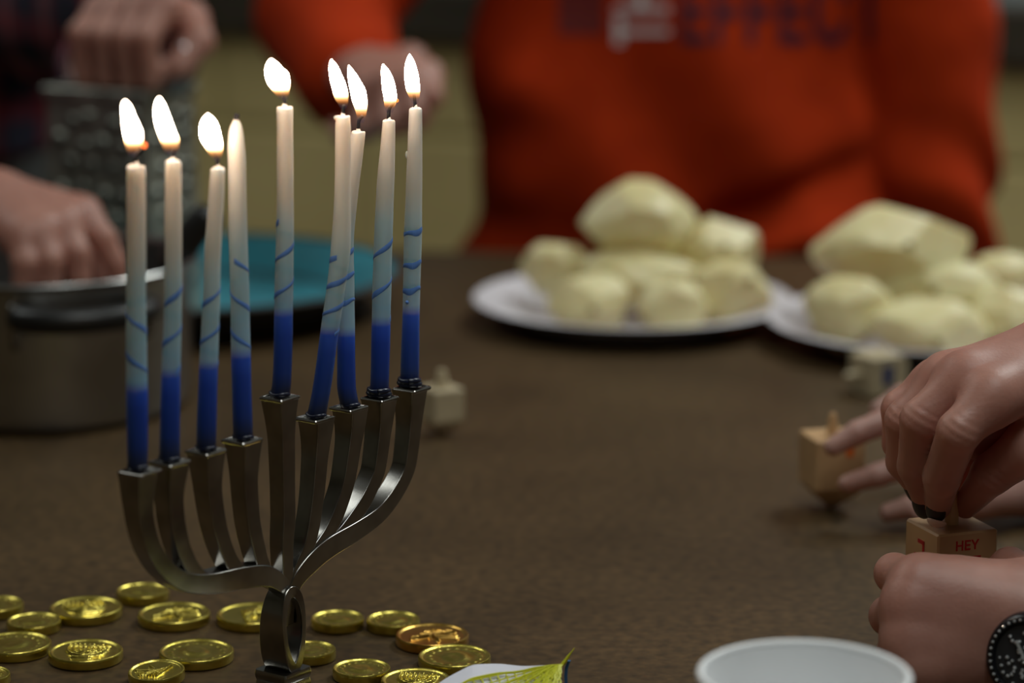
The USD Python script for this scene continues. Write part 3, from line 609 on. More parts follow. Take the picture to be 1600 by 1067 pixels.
tc = aty(297, 440, 2.10); tc[2] = T + .0003; TRD = .158
tp = thing('shallow_pan', 'wide shallow pan glazed teal inside with a dark rim, behind the candles', 'pan', tc)
prof = [(0, 0), (.112, 0), (.120, .003), (.140, .020), (TRD - .002, .0290), (TRD - .003, .0310), (.139, .0235), (.1195, .0072), (.115, .0056), (0, .0056)]
obj('pan_body', xf(lathe(prof, 110), None, tc), 'teal_glaze', tp, smooth=25)
prof = [(0, -.0002), (.1122, -.0002), (.1206, .0026), (.1408, .0198), (TRD - .001, .0284), (TRD + .0012, .0292), (TRD + .0014, .0308), (TRD - .001, .0322), (TRD - .004, .0318), (TRD - .003, .0300)]
obj('outer_shell', xf(lathe(prof, 110), None, tc), 'dark_glaze', tp, smooth=40)
e = lathe([(.1165, .0058), (.1195, .0068), (.1205, .0084), (.1180, .0076), (.1165, .0058)], 110); obj('inner_ring', xf(e, None, tc), 'dark_glaze', tp, smooth=40)

# ------------------------------------------------------------------ paper cup
cc = atz(1257, 1051, T + .0885); cc[2] = T + .0003
cup = thing('paper_cup', 'empty white paper cup in the foreground at the bottom edge', 'cup', cc)
rr = (aty(1425, 1051, cc[1]) - aty(1089, 1051, cc[1]))[0]/2
k = rr/.040
prof = [(0, .004), (.0275*k, .004), (.0277*k, 0), (.0290*k, 0), (.0384*k, .0862), (.0372*k, .0864), (.0279*k, .006), (0, .0055)]
obj('cup_wall', xf(lathe(prof, 96), None, cc), 'cup_white', cup, smooth=35)
t = np.linspace(0, 2*np.pi, 97); obj('rolled_rim', tube([cc + np.array([.0386*k*math.cos(a), .0386*k*math.sin(a), .0873]) for a in t], .0014*k, 12, False), 'cup_white', cup, smooth=True)

# ------------------------------------------------------------------ dreidels
def text_on(text, height, o, ex, ez, en, mt, parent, name='lettering', bold=True, center=True, depth=.0003):
    m = meshkit.text_mesh(text, height, depth, bold); v = np.array(m.vertices)
    if center: v[:, 0] -= v[:, 0].mean()
    V = o + v[:, :1]*ex + v[:, 1:2]*ez + v[:, 2:3]*en
    return obj(name, (V, np.array(m.faces)), mt, parent, smooth=False)
def dreidel(c, S, R, label, wood, words=(), stem=.018, stem_r=.0026):
    """c: centre of the block; words: (face, text, height, offset across, offset up, ink)"""
    R = np.asarray(R, float); c = np.asarray(c, float); h = S/2
    d = thing('dreidel', label, 'dreidel', c - np.array([0, 0, h]), 'wooden dreidels on the table')
    L = lambda m: xf(m, R, c)
    obj('block', L(box((-h, -h, -h), (h, h, h), S*.03)), wood, d, smooth=False)
    pts = []
    for s, z in ((1, -h + .0004), (.82, -h*1.25), (.45, -h*1.62), (.08, -h*1.92)): pts += [[sx*h*s*.97, sy*h*s*.97, z] for sx in (-1, 1) for sy in (-1, 1)]
    obj('point', L(trimesh.convex.convex_hull(np.array(pts))), wood, d, smooth=False)
    st = lathe([(0, h - .001), (stem_r*1.25, h - .001), (stem_r*1.2, h + .002), (stem_r*.95, h + stem*.8), (stem_r*.6, h + stem), (0, h + stem)], 20)
    obj('stem', L(st), wood, d, smooth=40)
    F = {'front': ((0, -1, 0), (1, 0, 0), (0, 0, 1)), 'left': ((-1, 0, 0), (0, -1, 0), (0, 0, 1)), 'top': ((0, 0, 1), (1, 0, 0), (0, 1, 0)), 'right': ((1, 0, 0), (0, 1, 0), (0, 0, 1)), 'back': ((0, 1, 0), (-1, 0, 0), (0, 0, 1))}
    for face, text, hh, ox, oz, ink in words:
        n, ex, ez = [np.array(q, float) for q in F[face]]
        o = n*(h - .0001) + ex*ox*S + ez*oz*S
        text_on(text, hh, R @ o + c, R @ ex, R @ ez, R @ n, ink, d)
    return d
DD = 1.270; dtop = aty(1487, 818, DD); S1 = .0312
dc = dtop - np.array([0, 0, S1/2])
held = dreidel(dc, S1, rot([0, 0, 1], 20.5), 'wooden block dreidel with red HEY lettering held by the fingers', 'dreidel_wood', [('front', 'HEY', .0045, .04, .235, 'red_ink')], stem=.020, stem_r=.0027)
for q in ((0, .1, 'h'),):     # the red letter shape below the word and the small mark on the left face
    pass
def ink_bar(parent, c, R, S, face, x0, x1, z0, z1, ink):
    n, ex, ez = {'front': (np.array([0, -1, 0.]), np.array([1, 0, 0.]), np.array([0, 0, 1.])), 'left': (np.array([-1, 0, 0.]), np.array([0, -1, 0.]), np.array([0, 0, 1.])), 'top': (np.array([0, 0, 1.]), np.array([1, 0, 0.]), np.array([0, 1, 0.]))}[face]
    P = [n*(S/2 + e) + ex*a*S + ez*b*S for e in (-.0003, .0002) for a in (x0, x1) for b in (z0, z1)]
    return xf(trimesh.convex.convex_hull(np.array(P)), R, c)
Rh = rot([0, 0, 1], 20.5)
obj('letter_he', joined(*[ink_bar(held, dc, Rh, S1, 'front', *q, 'red_ink') for q in ((-.12, .22, .06, .13), (.14, .22, -.28, .08), (-.12, -.05, -.28, -.01))]), 'red_ink', held, smooth=False)
obj('letter_nun', joined(*[ink_bar(held, dc, Rh, S1, 'left', *q, 'red_ink') for q in ((-.1, .1, .24, .30), (.04, .1, .04, .28), (-.2, .1, .0, .06))]), 'red_ink', held, smooth=False)
d2 = atz(1299, 797, T); S2 = .0290; c2 = np.array([d2[0], d2[1] + .004, T + S2*.5*1.92 + .0006]); R2 = rot([0, 0, 1], 14)
k2 = dreidel(c2, S2, R2, 'wooden dreidel standing on its point under the fingertips of the blurred hand', 'dreidel_wood', stem=.012)
obj('orange_mark', joined(*[ink_bar(k2, c2, R2, S2, 'front', *q, 'orange_ink') for q in ((-.06, .28, .30, .44), (.1, .26, .16, .4))]), 'orange_ink', k2, smooth=False)
c3 = atz(690, 684, T); S3 = .0205
dreidel(np.array([c3[0], c3[1] + .008, T + S3*.98]), S3, rot([0, 0, 1], 30), 'small pale wooden dreidel standing behind the right end of the menorah', 'pale_wood', stem=.011, stem_r=.0034)
d4 = atz(1372, 620, T); S4 = .026; c4 = np.array([d4[0], d4[1] + S4*.5, T + S4/2 + .0004]); R4 = rot([0, 0, 1], -62) @ rot([1, 0, 0], 90)
k4 = dreidel(c4, S4, R4, 'wooden dreidel with a dark blue mark lying in front of the right plate', 'pale_wood', stem=.012)
obj('blue_mark', xf(box((-.008, -.0135, -.006), (.008, -.0128, .007)), rot([0, 0, 1], 8), c4 + np.array([0, 0, 0])), 'blue_ink', k4, smooth=False)

# ------------------------------------------------------------------ yellow net bag with a white card
bl = atz(800, 1110, T); bl[2] = T
bag = thing('net_bag', 'yellow net bag with a white card inside, tip pointing up at the bottom edge', 'bag', bl)
# card: a curved sheet standing in the bag
top_e = np.array([(684, 1070), (712, 1053), (745, 1039.5), (775, 1038.5), (820, 1042), (850, 1041), (874, 1040)], float)
n = 40; te = spline(np.c_[top_e, np.zeros(len(top_e))], n)[:, :2]
def sheet(dd, thick):
    F_, B_ = [], []
    for i_ in range(n):
        for j_ in range(9):
            s = j_/8; px = te[i_, 0] + (778 - te[i_, 0])*.0*s; py = te[i_, 1] + s*(1200 - te[i_, 1])
            d_ = 1.183 + .010*math.sin(i_/n*3.0) - .075*s**1.0
            p = aty(px, py, d_ + dd); p[2] = max(p[2], T + .0006 + (dd > .0 and .0004)); F_.append(p)
    return np.array(F_)
A = sheet(0, 0); B = A + np.array([0, .0006, .0003]); f = grid_faces(n, 9)
def rim_faces(n, m):
    loop_ = [i*m for i in range(n)] + [(n-1)*m + j for j in range(1, m)] + [i*m + m - 1 for i in range(n-2, -1, -1)] + [j for j in range(m-2, 0, -1)]
    a_ = np.array(loop_); b_ = np.roll(a_, -1); N = n*m; return np.vstack([np.stack([a_, b_, b_ + N], 1), np.stack([a_, b_ + N, a_ + N], 1)])
obj('card', (np.vstack([A, B]), np.vstack([f[:, ::-1], f + n*9, rim_faces(n, 9)])), 'card_white', bag, smooth=60)
# net strands: fan from the neck, crossed by wavy arcs, lying just over the card
neck = np.array([877.0, 1036.0]); strands = []
def over(px, py, lift=.0016):
    col = np.interp(px, te[:, 0], te[:, 1]); s = np.clip((py - col)/(1200 - col), 0, 1); i_ = np.interp(px, te[:, 0], np.arange(n))
    p = aty(px, py, 1.183 + .010*math.sin(i_/n*3.0) - .075*s - lift*.8); p[2] = max(p[2], T + .001) + lift*.5; return p
g = np.random.default_rng(5)
def edge_(px): return float(np.interp(px, [690, 745, 800, 835, 860, 880], [26, 22, 13, 5, 2.5, 2]))
for k_ in range(26):
    ang = math.radians(169 + 96*(k_/25)**1.1 + g.normal()*.8); pts = []
    for r_ in np.linspace(2, 190, 26):
        w_ = 2.2*math.sin(r_*.33 + k_*3.14); px = neck[0] + r_*math.cos(ang) - w_*math.sin(ang); py = neck[1] - r_*math.sin(ang)*-1*-1 + w_*math.cos(ang)
        py = neck[1] + abs(r_*math.sin(ang)) if ang > math.pi else neck[1] + r_*math.sin(ang)*-.1 + abs(w_)*.3
        col = np.interp(px, te[:, 0], te[:, 1])
        if px < 690: break
        pts.append(over(px, max(py, col + edge_(px)), .0016))
    if len(pts) > 3: strands.append(tube(pts, .00034 if k_ % 3 else .0006, 5))
for r_ in np.r_[np.linspace(10, 40, 7), np.linspace(48, 180, 11)]:
    pts = []
    for ang in np.radians(np.linspace(172, 268, 40)):
        w_ = 1.8*math.sin(ang*60 + r_); px = neck[0] + (r_ + w_)*math.cos(ang); py = neck[1] - (r_ + w_)*math.sin(ang)
        if px < 690: continue
        pts.append(over(px, max(py, np.interp(px, te[:, 0], te[:, 1]) + edge_(px)), .0014))
    if len(pts) > 3: strands.append(tube(pts, .00036, 5))
obj('net', joined(*strands), 'yellow_net', bag, smooth=50, kind='stuff')
# gathered neck and tip of the net
tipc = [(866, 1050, 13), (874, 1043, 11), (880, 1036, 8.5), (885, 1029, 6), (889, 1023, 4.2), (894, 1017, 2.6), (897.5, 1012, 1.0)]
R = []
for px, py, w_ in tipc:
    o = aty(px, py, 1.186); k_ = 1.2/FPX
    a_ = np.arange(24)*2*np.pi/24; wob = 1 + .22*np.sin(a_*6 + py)
    R.append(o + (w_*k_*wob)[:, None]*(np.cos(a_)[:, None]*np.array([.8, 0, .55]) + np.sin(a_)[:, None]*np.array([0, -.55, 0])))
R = spline(np.array(R).reshape(len(R), -1), 22).reshape(22, 24, 3)
obj('gathered_neck', rings_mesh(R), 'yellow_net', bag, smooth=40)
obj('blue_tab', rings_mesh(np.array([[aty(x, y, 1.188) + np.array([a*.0007, b*.0008, 0]) for a, b in ((1, -1), (1, 1), (-1, 1), (-1, -1))] for x, y in ((884.5, 1068), (884, 1055), (885, 1043), (889, 1032))])), 'blue_print', bag, smooth=30)
# ------------------------------------------------------------------ people
def bounds(*pts, pad=.05):
    p = np.vstack([np.asarray(q, float).reshape(-1, 3) for q in pts]); return p.min(0) - pad, p.max(0) + pad
def finger_rad(s): return np.array([.0108, .0090, .0078, .0062])*s
def hand_sdf(wrist, fore, fingers, thumb, s=1.0, wide=.013, wdir=None, wr=.020, fr=.030, palm_r=.0125, rad=None, tk=.007):
    """wrist and fore(arm end): points. fingers: list of [knuckle, joint, joint, tip]. thumb: [base, knuckle, joint, tip]."""
    W, E_ = np.asarray(wrist, float), np.asarray(fore, float); K = [np.asarray(f[0], float) for f in fingers]
    wd = (K[-1] - K[0]); wd = wd/np.linalg.norm(wd) if wdir is None else wdir
    def sdf(p):
        d = smin(cone(p, W + wd*wide*.55*s, E_ + wd*.012, wr*s*.86, fr), cone(p, W - wd*wide*.55*s, E_ - wd*.012, wr*s*.86, fr), .012)
        nk = len(K)
        for i, k in enumerate(K):
            o = W + wd*wide*s*(2*i/(nk - 1) - 1)*.9
            d = smin(d, cone(p, o, k, .0145*s, palm_r*s), .016*s)
        for i in range(nk - 1):
            d = smin(d, cone(p, (K[i]*.8 + W*.2), (K[i+1]*.8 + W*.2), .0095*s, .0095*s), .006*s)
        tb_ = [np.asarray(q, float) for q in thumb]
        d = smin(d, cone(p, W*.75 + tb_[0]*.25, tb_[0], .015*s, .0150*s), .010*s)
        mid = (K[0]*.55 + W*.45); d = smin(d, cone(p, tb_[0], mid, .012*s, .010*s), .010*s)
        out = d
        for f in fingers:
            r_ = finger_rad(s) if rad is None else np.array(rad); e = chain(p, f, r_, .003); e = np.minimum(e, np.linalg.norm(p - np.asarray(f[1]), axis=1) - r_[1]*1.04)
            out = np.minimum(out, smin(d, e, .010*s))
        e = chain(p, thumb, np.array([.0150, .0118, .0094, .0060])*s, .004)
        out = np.minimum(out, smin(d, e, tk*s))
        return out
    lo, hi = bounds(W, E_, *[np.asarray(f) for f in fingers], np.asarray(thumb), pad=.046)
    return sdf, lo, hi
def wrinkle(sdf, spots):
    """creases across a joint: (point, along, radius)"""
    S_ = [(np.asarray(c), np.asarray(a)/np.linalg.norm(a), r) for c, a, r in spots]
    def g(p):
        d = sdf(p)
        for c, a, r in S_:
            q = p - c; u = q @ a; m = np.exp(-((np.linalg.norm(q, axis=1))/r)**4)
            d = d + m*.0005*(np.exp(-(u/.0011)**2) + .7*np.exp(-((u - .0036)/.0010)**2) + .7*np.exp(-((u + .0036)/.0010)**2))
        return d
    return g
def P3(x, y, d): return aty(x, y, d)
def nail(c, along, out, L, Wd, mt, parent):
    along = np.asarray(along, float)/np.linalg.norm(along); out = np.asarray(out, float); out -= along*(out @ along); out /= np.linalg.norm(out); side = np.cross(along, out)
    s = trimesh.creation.icosphere(3, 1.0); v = np.array(s.vertices); v = np.sign(v)*np.abs(v)**np.array([.92, .92, 1.0])
    bend = -(v[:, 0]**2)*Wd*.28
    V = c + (v[:, :1]*Wd)*side + (v[:, 1:2]*L)*along + (v[:, 2:3]*.0011 + bend[:, None])*out
    obj('fingernail', (V, np.array(s.faces)), mt, parent, smooth=True)

# person on the right: right hand spins the dreidel, left hand with the watch shields it
person = thing('person', 'person at the right edge with dark nail polish and black watch, spinning a dreidel', 'person', (0.55, 1.23, 0))
ix = [P3(1552, 622, 1.236), P3(1498, 674, 1.226), P3(1472, 744, 1.244), P3(1466, 792, 1.2625)]
md = [P3(1512, 592, 1.252), P3(1440, 656, 1.246), P3(1432, 728, 1.258), P3(1448, 784, 1.2715)]
rg = [P3(1482, 594, 1.268), P3(1416, 656, 1.266), P3(1414, 720, 1.274), P3(1436, 762, 1.280)]
pk = [P3(1466, 604, 1.284), P3(1410, 640, 1.284), P3(1408, 692, 1.288), P3(1424, 732, 1.291)]
tbm = [P3(1640, 652, 1.255), P3(1606, 700, 1.245), P3(1550, 740, 1.254), P3(1509, 790, 1.273)]
sd, lo, hi = hand_sdf(P3(1660, 560, 1.275), P3(1900, 330, 1.34), [ix, md, rg, pk], tbm, 1.0, wdir=np.array([.25, .93, .2]), wide=.012, rad=[.0112, .0096, .0086, .0060], tk=.003)
sd0 = sd
def sd(p): return smin(sd0(p), np.minimum(cone(p, P3(1545, 660, 1.280), P3(1640, 645, 1.284), .019, .024), np.minimum(cone(p, P3(1525, 700, 1.284), P3(1600, 690, 1.284), .010, .016), cone(p, P3(1528, 705, 1.287), P3(1508, 755, 1.289), .010, .008))), .004)
sd = wrinkle(sd, [(ix[1] + np.array([0, -.008, .003]), ix[2] - ix[0], .009), (md[1] + np.array([-.002, -.008, .003]), md[2] - md[0], .009), (tbm[2] + np.array([0, -.009, .002]), tbm[3] - tbm[1], .009), (rg[1] + np.array([-.006, -.006, .003]), rg[2] - rg[0], .008)])
VA = nets(sd, lo, hi, .0014); obj('right_hand', VA, 'skin', person, smooth=True)
def at_tip(f, out, o, up): u_ = np.asarray(out, float); u_ /= np.linalg.norm(u_); return f[3] + u_*o + np.array([0, 0, up])
nail(at_tip(ix, (-.35, -.92, -.15),  .0068, -.0004), ix[3] - ix[2] + np.array([0, 0, -.004]), (-.35, -.92, -.1), .0066, .0048, 'black_polish', person)
nail(at_tip(md, (-.6, -.78, -.15), .0060, -.0012), md[3] - md[2] + np.array([0, 0, -.004]), (-.6, -.78, -.1), .0064, .0050, 'black_polish', person)
nail(at_tip(rg, (-.85, -.5, -.2), .0056, -.0012), rg[3] - rg[2], (-.85, -.45, -.2), .0056, .0044, 'black_polish', person)
nail(at_tip(tbm, (.80, -.55, -.15), .0052, .0004), tbm[3] - tbm[2], (.80, -.55, -.15), .0068, .0046, 'black_polish', person)
nail(at_tip(ix, (-.3, -.95, 0), .0052, -.0066), ix[3] - ix[2] + np.array([0, 0, -.006]), (-.35, -.92, -.3), .0026, .0046, 'nail_tip', person)
# left hand, back of the hand to the viewer
lx = [P3(1440, 912, 1.196), P3(1398, 896, 1.220), P3(1412, 897, 1.252), P3(1446, 900, 1.268)]
lm = [P3(1424, 948, 1.190), P3(1390, 962, 1.214), P3(1406, 958, 1.244), P3(1440, 950, 1.258)]
lr = [P3(1424, 1003, 1.184), P3(1402, 1020, 1.206), P3(1418, 1012, 1.232), P3(1450, 1000, 1.246)]
lp = [P3(1436, 1046, 1.180), P3(1416, 1054, 1.196), P3(1430, 1048, 1.216), P3(1456, 1036, 1.228)]
lt = [P3(1590, 912, 1.205), P3(1556, 886, 1.222), P3(1562, 884, 1.246), P3(1556, 888, 1.268)]
lt = [P3(1622, 930, 1.205), P3(1606, 912, 1.228), P3(1578, 888, 1.246), P3(1540, 903, 1.262)]
LW = P3(1612, 1000, 1.188)
sd, lo, hi = hand_sdf(LW, P3(1850, 980, 1.197), [lx, lm, lr, lp], lt, 1.0, wdir=np.array([-.1, .18, -.96]), wide=.014, wr=.022, palm_r=.0128, fr=.026)
def bulge(p, f=sd): return smin(f(p), cone(p, P3(1500, 936, 1.202), P3(1580, 950, 1.198), .0185, .020), .016)
VB = nets(bulge, lo, hi, .0021); obj('left_hand', VB, 'skin', person, smooth=True)
# sleeves beyond the frame
def sleeve(a, b, r1, r2, mt, parent, name='sleeve'):
    t = np.linspace(0, 1, 14)[:, None]; pts = np.asarray(a)*(1 - t) + np.asarray(b)*t; rr = np.linspace(r1, r2, 14)*(1 + .05*np.sin(np.arange(14)*1.9)); obj(name, tube(pts, rr, 28), mt, parent, smooth=True)
sleeve(P3(1800, 425, 1.313), (.62, 1.36, 1.06), .040, .055, 'grey_cloth', person)
sleeve(P3(1780, 992, 1.193), (.62, 1.18, .95), .0405, .056, 'grey_cloth', person)
# wrist watch on the left wrist
wc = P3(1608, 1028, 1.1605); wn_ = np.array([-.60, -.76, .22]); wn_ /= np.linalg.norm(wn_); up_ = np.array([.25, .2, .93]); up_ -= wn_*(up_ @ wn_); up_ /= np.linalg.norm(up_); sx_ = np.cross(up_, wn_)
WR = np.stack([sx_, up_, wn_], 1)
watch = thing('wrist_watch', 'black wrist watch with a glittering stone set dial on the left wrist', 'watch', wc)
def wm(m): return xf(m, WR, wc)
k = .0175
obj('case', wm(lathe([(0, -.007), (k*.9, -.007), (k*1.12, -.004), (k*1.15, .000), (k*1.08, .003), (k*.98, .0042), (k*.86, .0040), (k*.84, .0026), (0, .0026)], 64)), 'watch_black', watch, smooth=40)
obj('dial', wm(lathe([(0, .0026), (k*.82, .0026), (k*.82, .0030), (0, .0031)], 48)), 'watch_dial', watch, smooth=30)
st = trimesh.creation.icosphere(0, .00072)
for q in range(36):
    a_ = q*2*np.pi/36; obj('bezel_stone', wm(xf(st, rot([.3, .5, .8], 71*q), (k*.93*math.cos(a_), k*.93*math.sin(a_), .0045))), 'rhinestone', watch, smooth=False)
g = np.random.default_rng(3); dots = []
for q in range(46):
    r_, a_ = k*.72*math.sqrt(g.random()), g.random()*6.283; dots.append(xf(trimesh.creation.icosphere(0, .0006 + .0004*g.random()), rot([0, 0, 1], g.random()*90), (r_*math.cos(a_), r_*math.sin(a_), .0034)))
obj('dial_stones', wm(joined(*dots)), 'rhinestone', watch, smooth=False, kind='stuff')
obj('hour_hand', wm(xf(box((-.0006, -.001, .0044), (.0006, .008, .0048)), rot([0, 0, 1], 40))), 'rhinestone', watch, smooth=False); obj('minute_hand', wm(xf(box((-.0005, -.001, .0050), (.0005, .0115, .0054)), rot([0, 0, 1], -70))), 'rhinestone', watch, smooth=False)
obj('crown', wm(xf(trimesh.creation.cylinder(.0022, .004, sections=16), rot([0, 1, 0], 90), (k*1.2, 0, -.001))), 'watch_black', watch, smooth=30)
R = []
ctr = P3(1630, 1000, 1.1885)
for a_ in np.linspace(0, 2*np.pi, 40, endpoint=False):
    e_ = np.array([0, -math.cos(a_), math.sin(a_)]); q = ctr + e_*np.array([0, .0252, .0325])
    R.append([q + np.array([u_*.0085, 0, 0]) + e_*w_*.0012 for u_, w_ in ((-1, -1), (1, -1), (1, 1), (-1, 1))])
R.append(R[0]); obj('strap', rings_mesh(np.array(R), False, False), 'watch_black', watch, smooth=30)

# the blurred hand behind, reaching in from the right
friend = thing('person', 'person off the right edge whose blurred hand touches the dreidel behind', 'person', (0.60, 1.60, 0), )
d_ = 1.505
f1 = [P3(1465, 668, 1.53), P3(1398, 652, 1.515), P3(1340, 676, 1.51), P3(1302, 698, 1.508)]
f2 = [P3(1490, 700, 1.515), P3(1430, 724, 1.50), P3(1372, 742, 1.50), P3(1324, 756, 1.505)]
f3 = [P3(1512, 752, 1.50), P3(1470, 778, 1.49), P3(1424, 792, 1.492), P3(1388, 801, 1.496)]
f4 = [P3(1530, 780, 1.49), P3(1500, 793, 1.482), P3(1470, 800, 1.482), P3(1440, 804, 1.485)]
ft = [P3(1520, 640, 1.58), P3(1460, 625, 1.60), P3(1412, 622, 1.595), P3(1372, 640, 1.585)]
sd, lo, hi = hand_sdf(P3(1622, 744, 1.52), P3(1900, 690, 1.55), [f1, f2, f3, f4], ft, .84, wdir=np.array([.1, -.2, -.95]), fr=.027)
obj('right_hand', nets(sd, lo, hi, .0026), 'skin_pale', friend, smooth=True)
sleeve(P3(1800, 709, 1.540), (.64, 1.62, .92), .036, .05, 'grey_cloth', friend)

# person in the orange sweatshirt
PX, PY = .150, 2.565
person_o = thing('person', 'person in an orange printed sweatshirt standing behind the table', 'person', (PX, PY, 0))
def folds(p):
    x, z = p[:, 0] - PX, p[:, 2] - T
    f = .012*np.sin((z*1.0 + x*.75)*24 + 2.2*np.sin(x*11))*np.clip(1 - z/.26, .15, 1)
    f -= .020*np.exp(-(((x - .165)/.030)**2 + ((z - .075)/.06)**2))                    # bulge low on one side
    f += .016*np.exp(-(((x - .06)/.10)**2 + ((z - .012 - .42*(x - .06))/.018)**2))     # slanting crease
    f -= .014*np.exp(-(((x - .08)/.12)**2 + ((z + .022 - .30*(x - .08))/.017)**2))     # roll of cloth under it
    f -= .014*np.exp(-(((x + .15)/.035)**2 + ((z - .03)/.035)**2)) + .012*np.exp(-(((x + .15)/.03)**2 + ((z - .12)/.03)**2))
    return f
def sleeve_folds(p):
    z = p[:, 2] - T
    return .007*np.sin(z*62 + 30*p[:, 0] + 2.5*np.sin(p[:, 1]*22 + p[:, 0]*17))*np.clip((.13 - z)/.1, .12, 1)
sh_r, el_r, wr_r = np.array([PX - .155, PY, T + .40]), aty(505, 22, 2.50), aty(545, 118, 2.33)
sh_l, el_l, wr_l = np.array([PX + .175, PY + .01, T + .40]), aty(1440, 40, 2.56), aty(1458, 400, 2.53) + np.array([.006, 0, -.13])
YS = .62
def torso_sdf(p):
    q = p - np.array([PX, PY, 0]); q = q*np.array([1, 1/YS, 1]); c = lambda x, z: np.array([x, 0, z])
    d = cone(q, c(-.012, T - .06), c(-.004, T + .12), .190, .168); d = smin(d, cone(q, c(-.004, T + .10), c(0, T + .34), .170, .168), .05)
    d = smin(d, cone(q, c(-.10, T + .40), c(.10, T + .40), .085, .085), .08); d = smin(d, cone(q, c(0, T + .40), c(0, T + .48), .09, .062), .05)
    return d*YS*1.05
def hoodie(p):
    d = torso_sdf(p) + folds(p)*1.2; d = smax(d, (T - .075) - p[:, 2], .012)
    a = smin(chain(p, [sh_r, el_r, wr_r], [.070, .058, .046], .02), d + 9, .01) + sleeve_folds(p)*.8
    b = chain(p, [sh_l, el_l, wr_l], [.080, .066, .056], .02) + sleeve_folds(p)
    hem = np.abs(p[:, 2] - (T - .052)) < .0
    d = smin(d, a, .025); return np.where(p[:, 2] > T + .22, smin(d, b, .03), np.minimum(d, b))
VH = nets(hoodie, (el_r[0] - .11, 2.22, T - .22), (PX + .32, PY + .19, T + .53), .0065); hd = obj('sweatshirt', VH, 'orange_fleece', person_o, smooth=True)
def on_front(px, py, lift=.0012):
    r = np.array([ray(x, y) for x, y in zip(px, py)]); r /= np.linalg.norm(r, axis=1, keepdims=True); t = np.full(len(r), 2.3)
    for _ in range(30): t += hoodie(CAM + r*t[:, None])*.8
    return CAM + r*(t - lift)[:, None]
def print_text(text, px0, px1, py_base, hpx, mt, bold=True, turn=False):
    m = meshkit.text_mesh(text, 1.0, .02, bold); v, f = trimesh.remesh.subdivide_to_size(np.array(m.vertices), np.array(m.faces), .25)
    v = v - v.min(0); w = v[:, 0].max(); h = v[:, 1].max()
    u, q = (v[:, 0]/w, v[:, 1]/h) if not turn else (1 - v[:, 1]/h, v[:, 0]/w)
    obj('lettering', (on_front(px0 + (px1 - px0)*u, py_base - hpx*q, .0008 + v[:, 2]*.03), f), mt, hd, smooth=False)
bx, by = np.meshgrid(np.linspace(872, 944, 9), np.linspace(-40, 54, 9), indexing='ij'); o_, i_ = on_front(bx.ravel(), by.ravel(), .0012), on_front(bx.ravel(), by.ravel(), -.001); gf = grid_faces(9, 9)
obj('printed_block', (np.vstack([o_, i_]), np.vstack([gf, gf[:, ::-1] + 81])), 'faded_print', hd, smooth=False)
print_text('EFFECT', 1064, 1384, 70, 104, 'purple_print')
print_text('THE', 960, 1046, 70, 140, 'white_print', True, True)
# right hand, a loose fist
h1 = [aty(668, 118, 2.20), aty(676, 150, 2.175), aty(650, 176, 2.18), aty(622, 170, 2.20)]
h2 = [aty(640, 124, 2.185), aty(646, 172, 2.165), aty(612, 196, 2.175), aty(586, 186, 2.20)]
h3 = [aty(606, 128, 2.185), aty(604, 188, 2.165), aty(570, 208, 2.18), aty(552, 194, 2.20)]
h4 = [aty(572, 138, 2.19), aty(562, 196, 2.175), aty(536, 212, 2.19), aty(524, 198, 2.21)]
h5 = [aty(640, 100, 2.27), aty(668, 150, 2.25), aty(650, 190, 2.225), aty(612, 205, 2.205)]
sd, lo, hi = hand_sdf(aty(560, 112, 2.30), aty(540, 105, 2.36), [h1, h2, h3, h4], h5, .98, wdir=np.array([-.9, -.1, -.3]), fr=.030)
obj('right_hand', nets(sd, lo, hi, .003), 'skin', person_o, smooth=True)
fg = [[wr_l + np.array([dx, dy - .02, -.115]), wr_l + np.array([dx*1.05, dy - .03, -.155]), wr_l + np.array([dx*1.05, dy - .026, -.18]), wr_l + np.array([dx, dy - .014, -.20 + abs(dy)*.3])] for dx, dy in ((-.012, -.036), (.002, -.014), (.006, .008), (.002, .028))]
tt = [wr_l + np.array(q) for q in ((-.015, -.035, -.03), (-.028, -.058, -.065), (-.028, -.066, -.095), (-.022, -.066, -.12))]
sd, lo, hi = hand_sdf(wr_l + np.array([0, 0, -.015]), wr_l + np.array([0, 0, .06]), fg, tt, .95, wdir=np.array([0, 1.0, 0]), fr=.028)
obj('left_hand', nets(sd, lo, hi, .0032), 'skin', person_o, smooth=True)
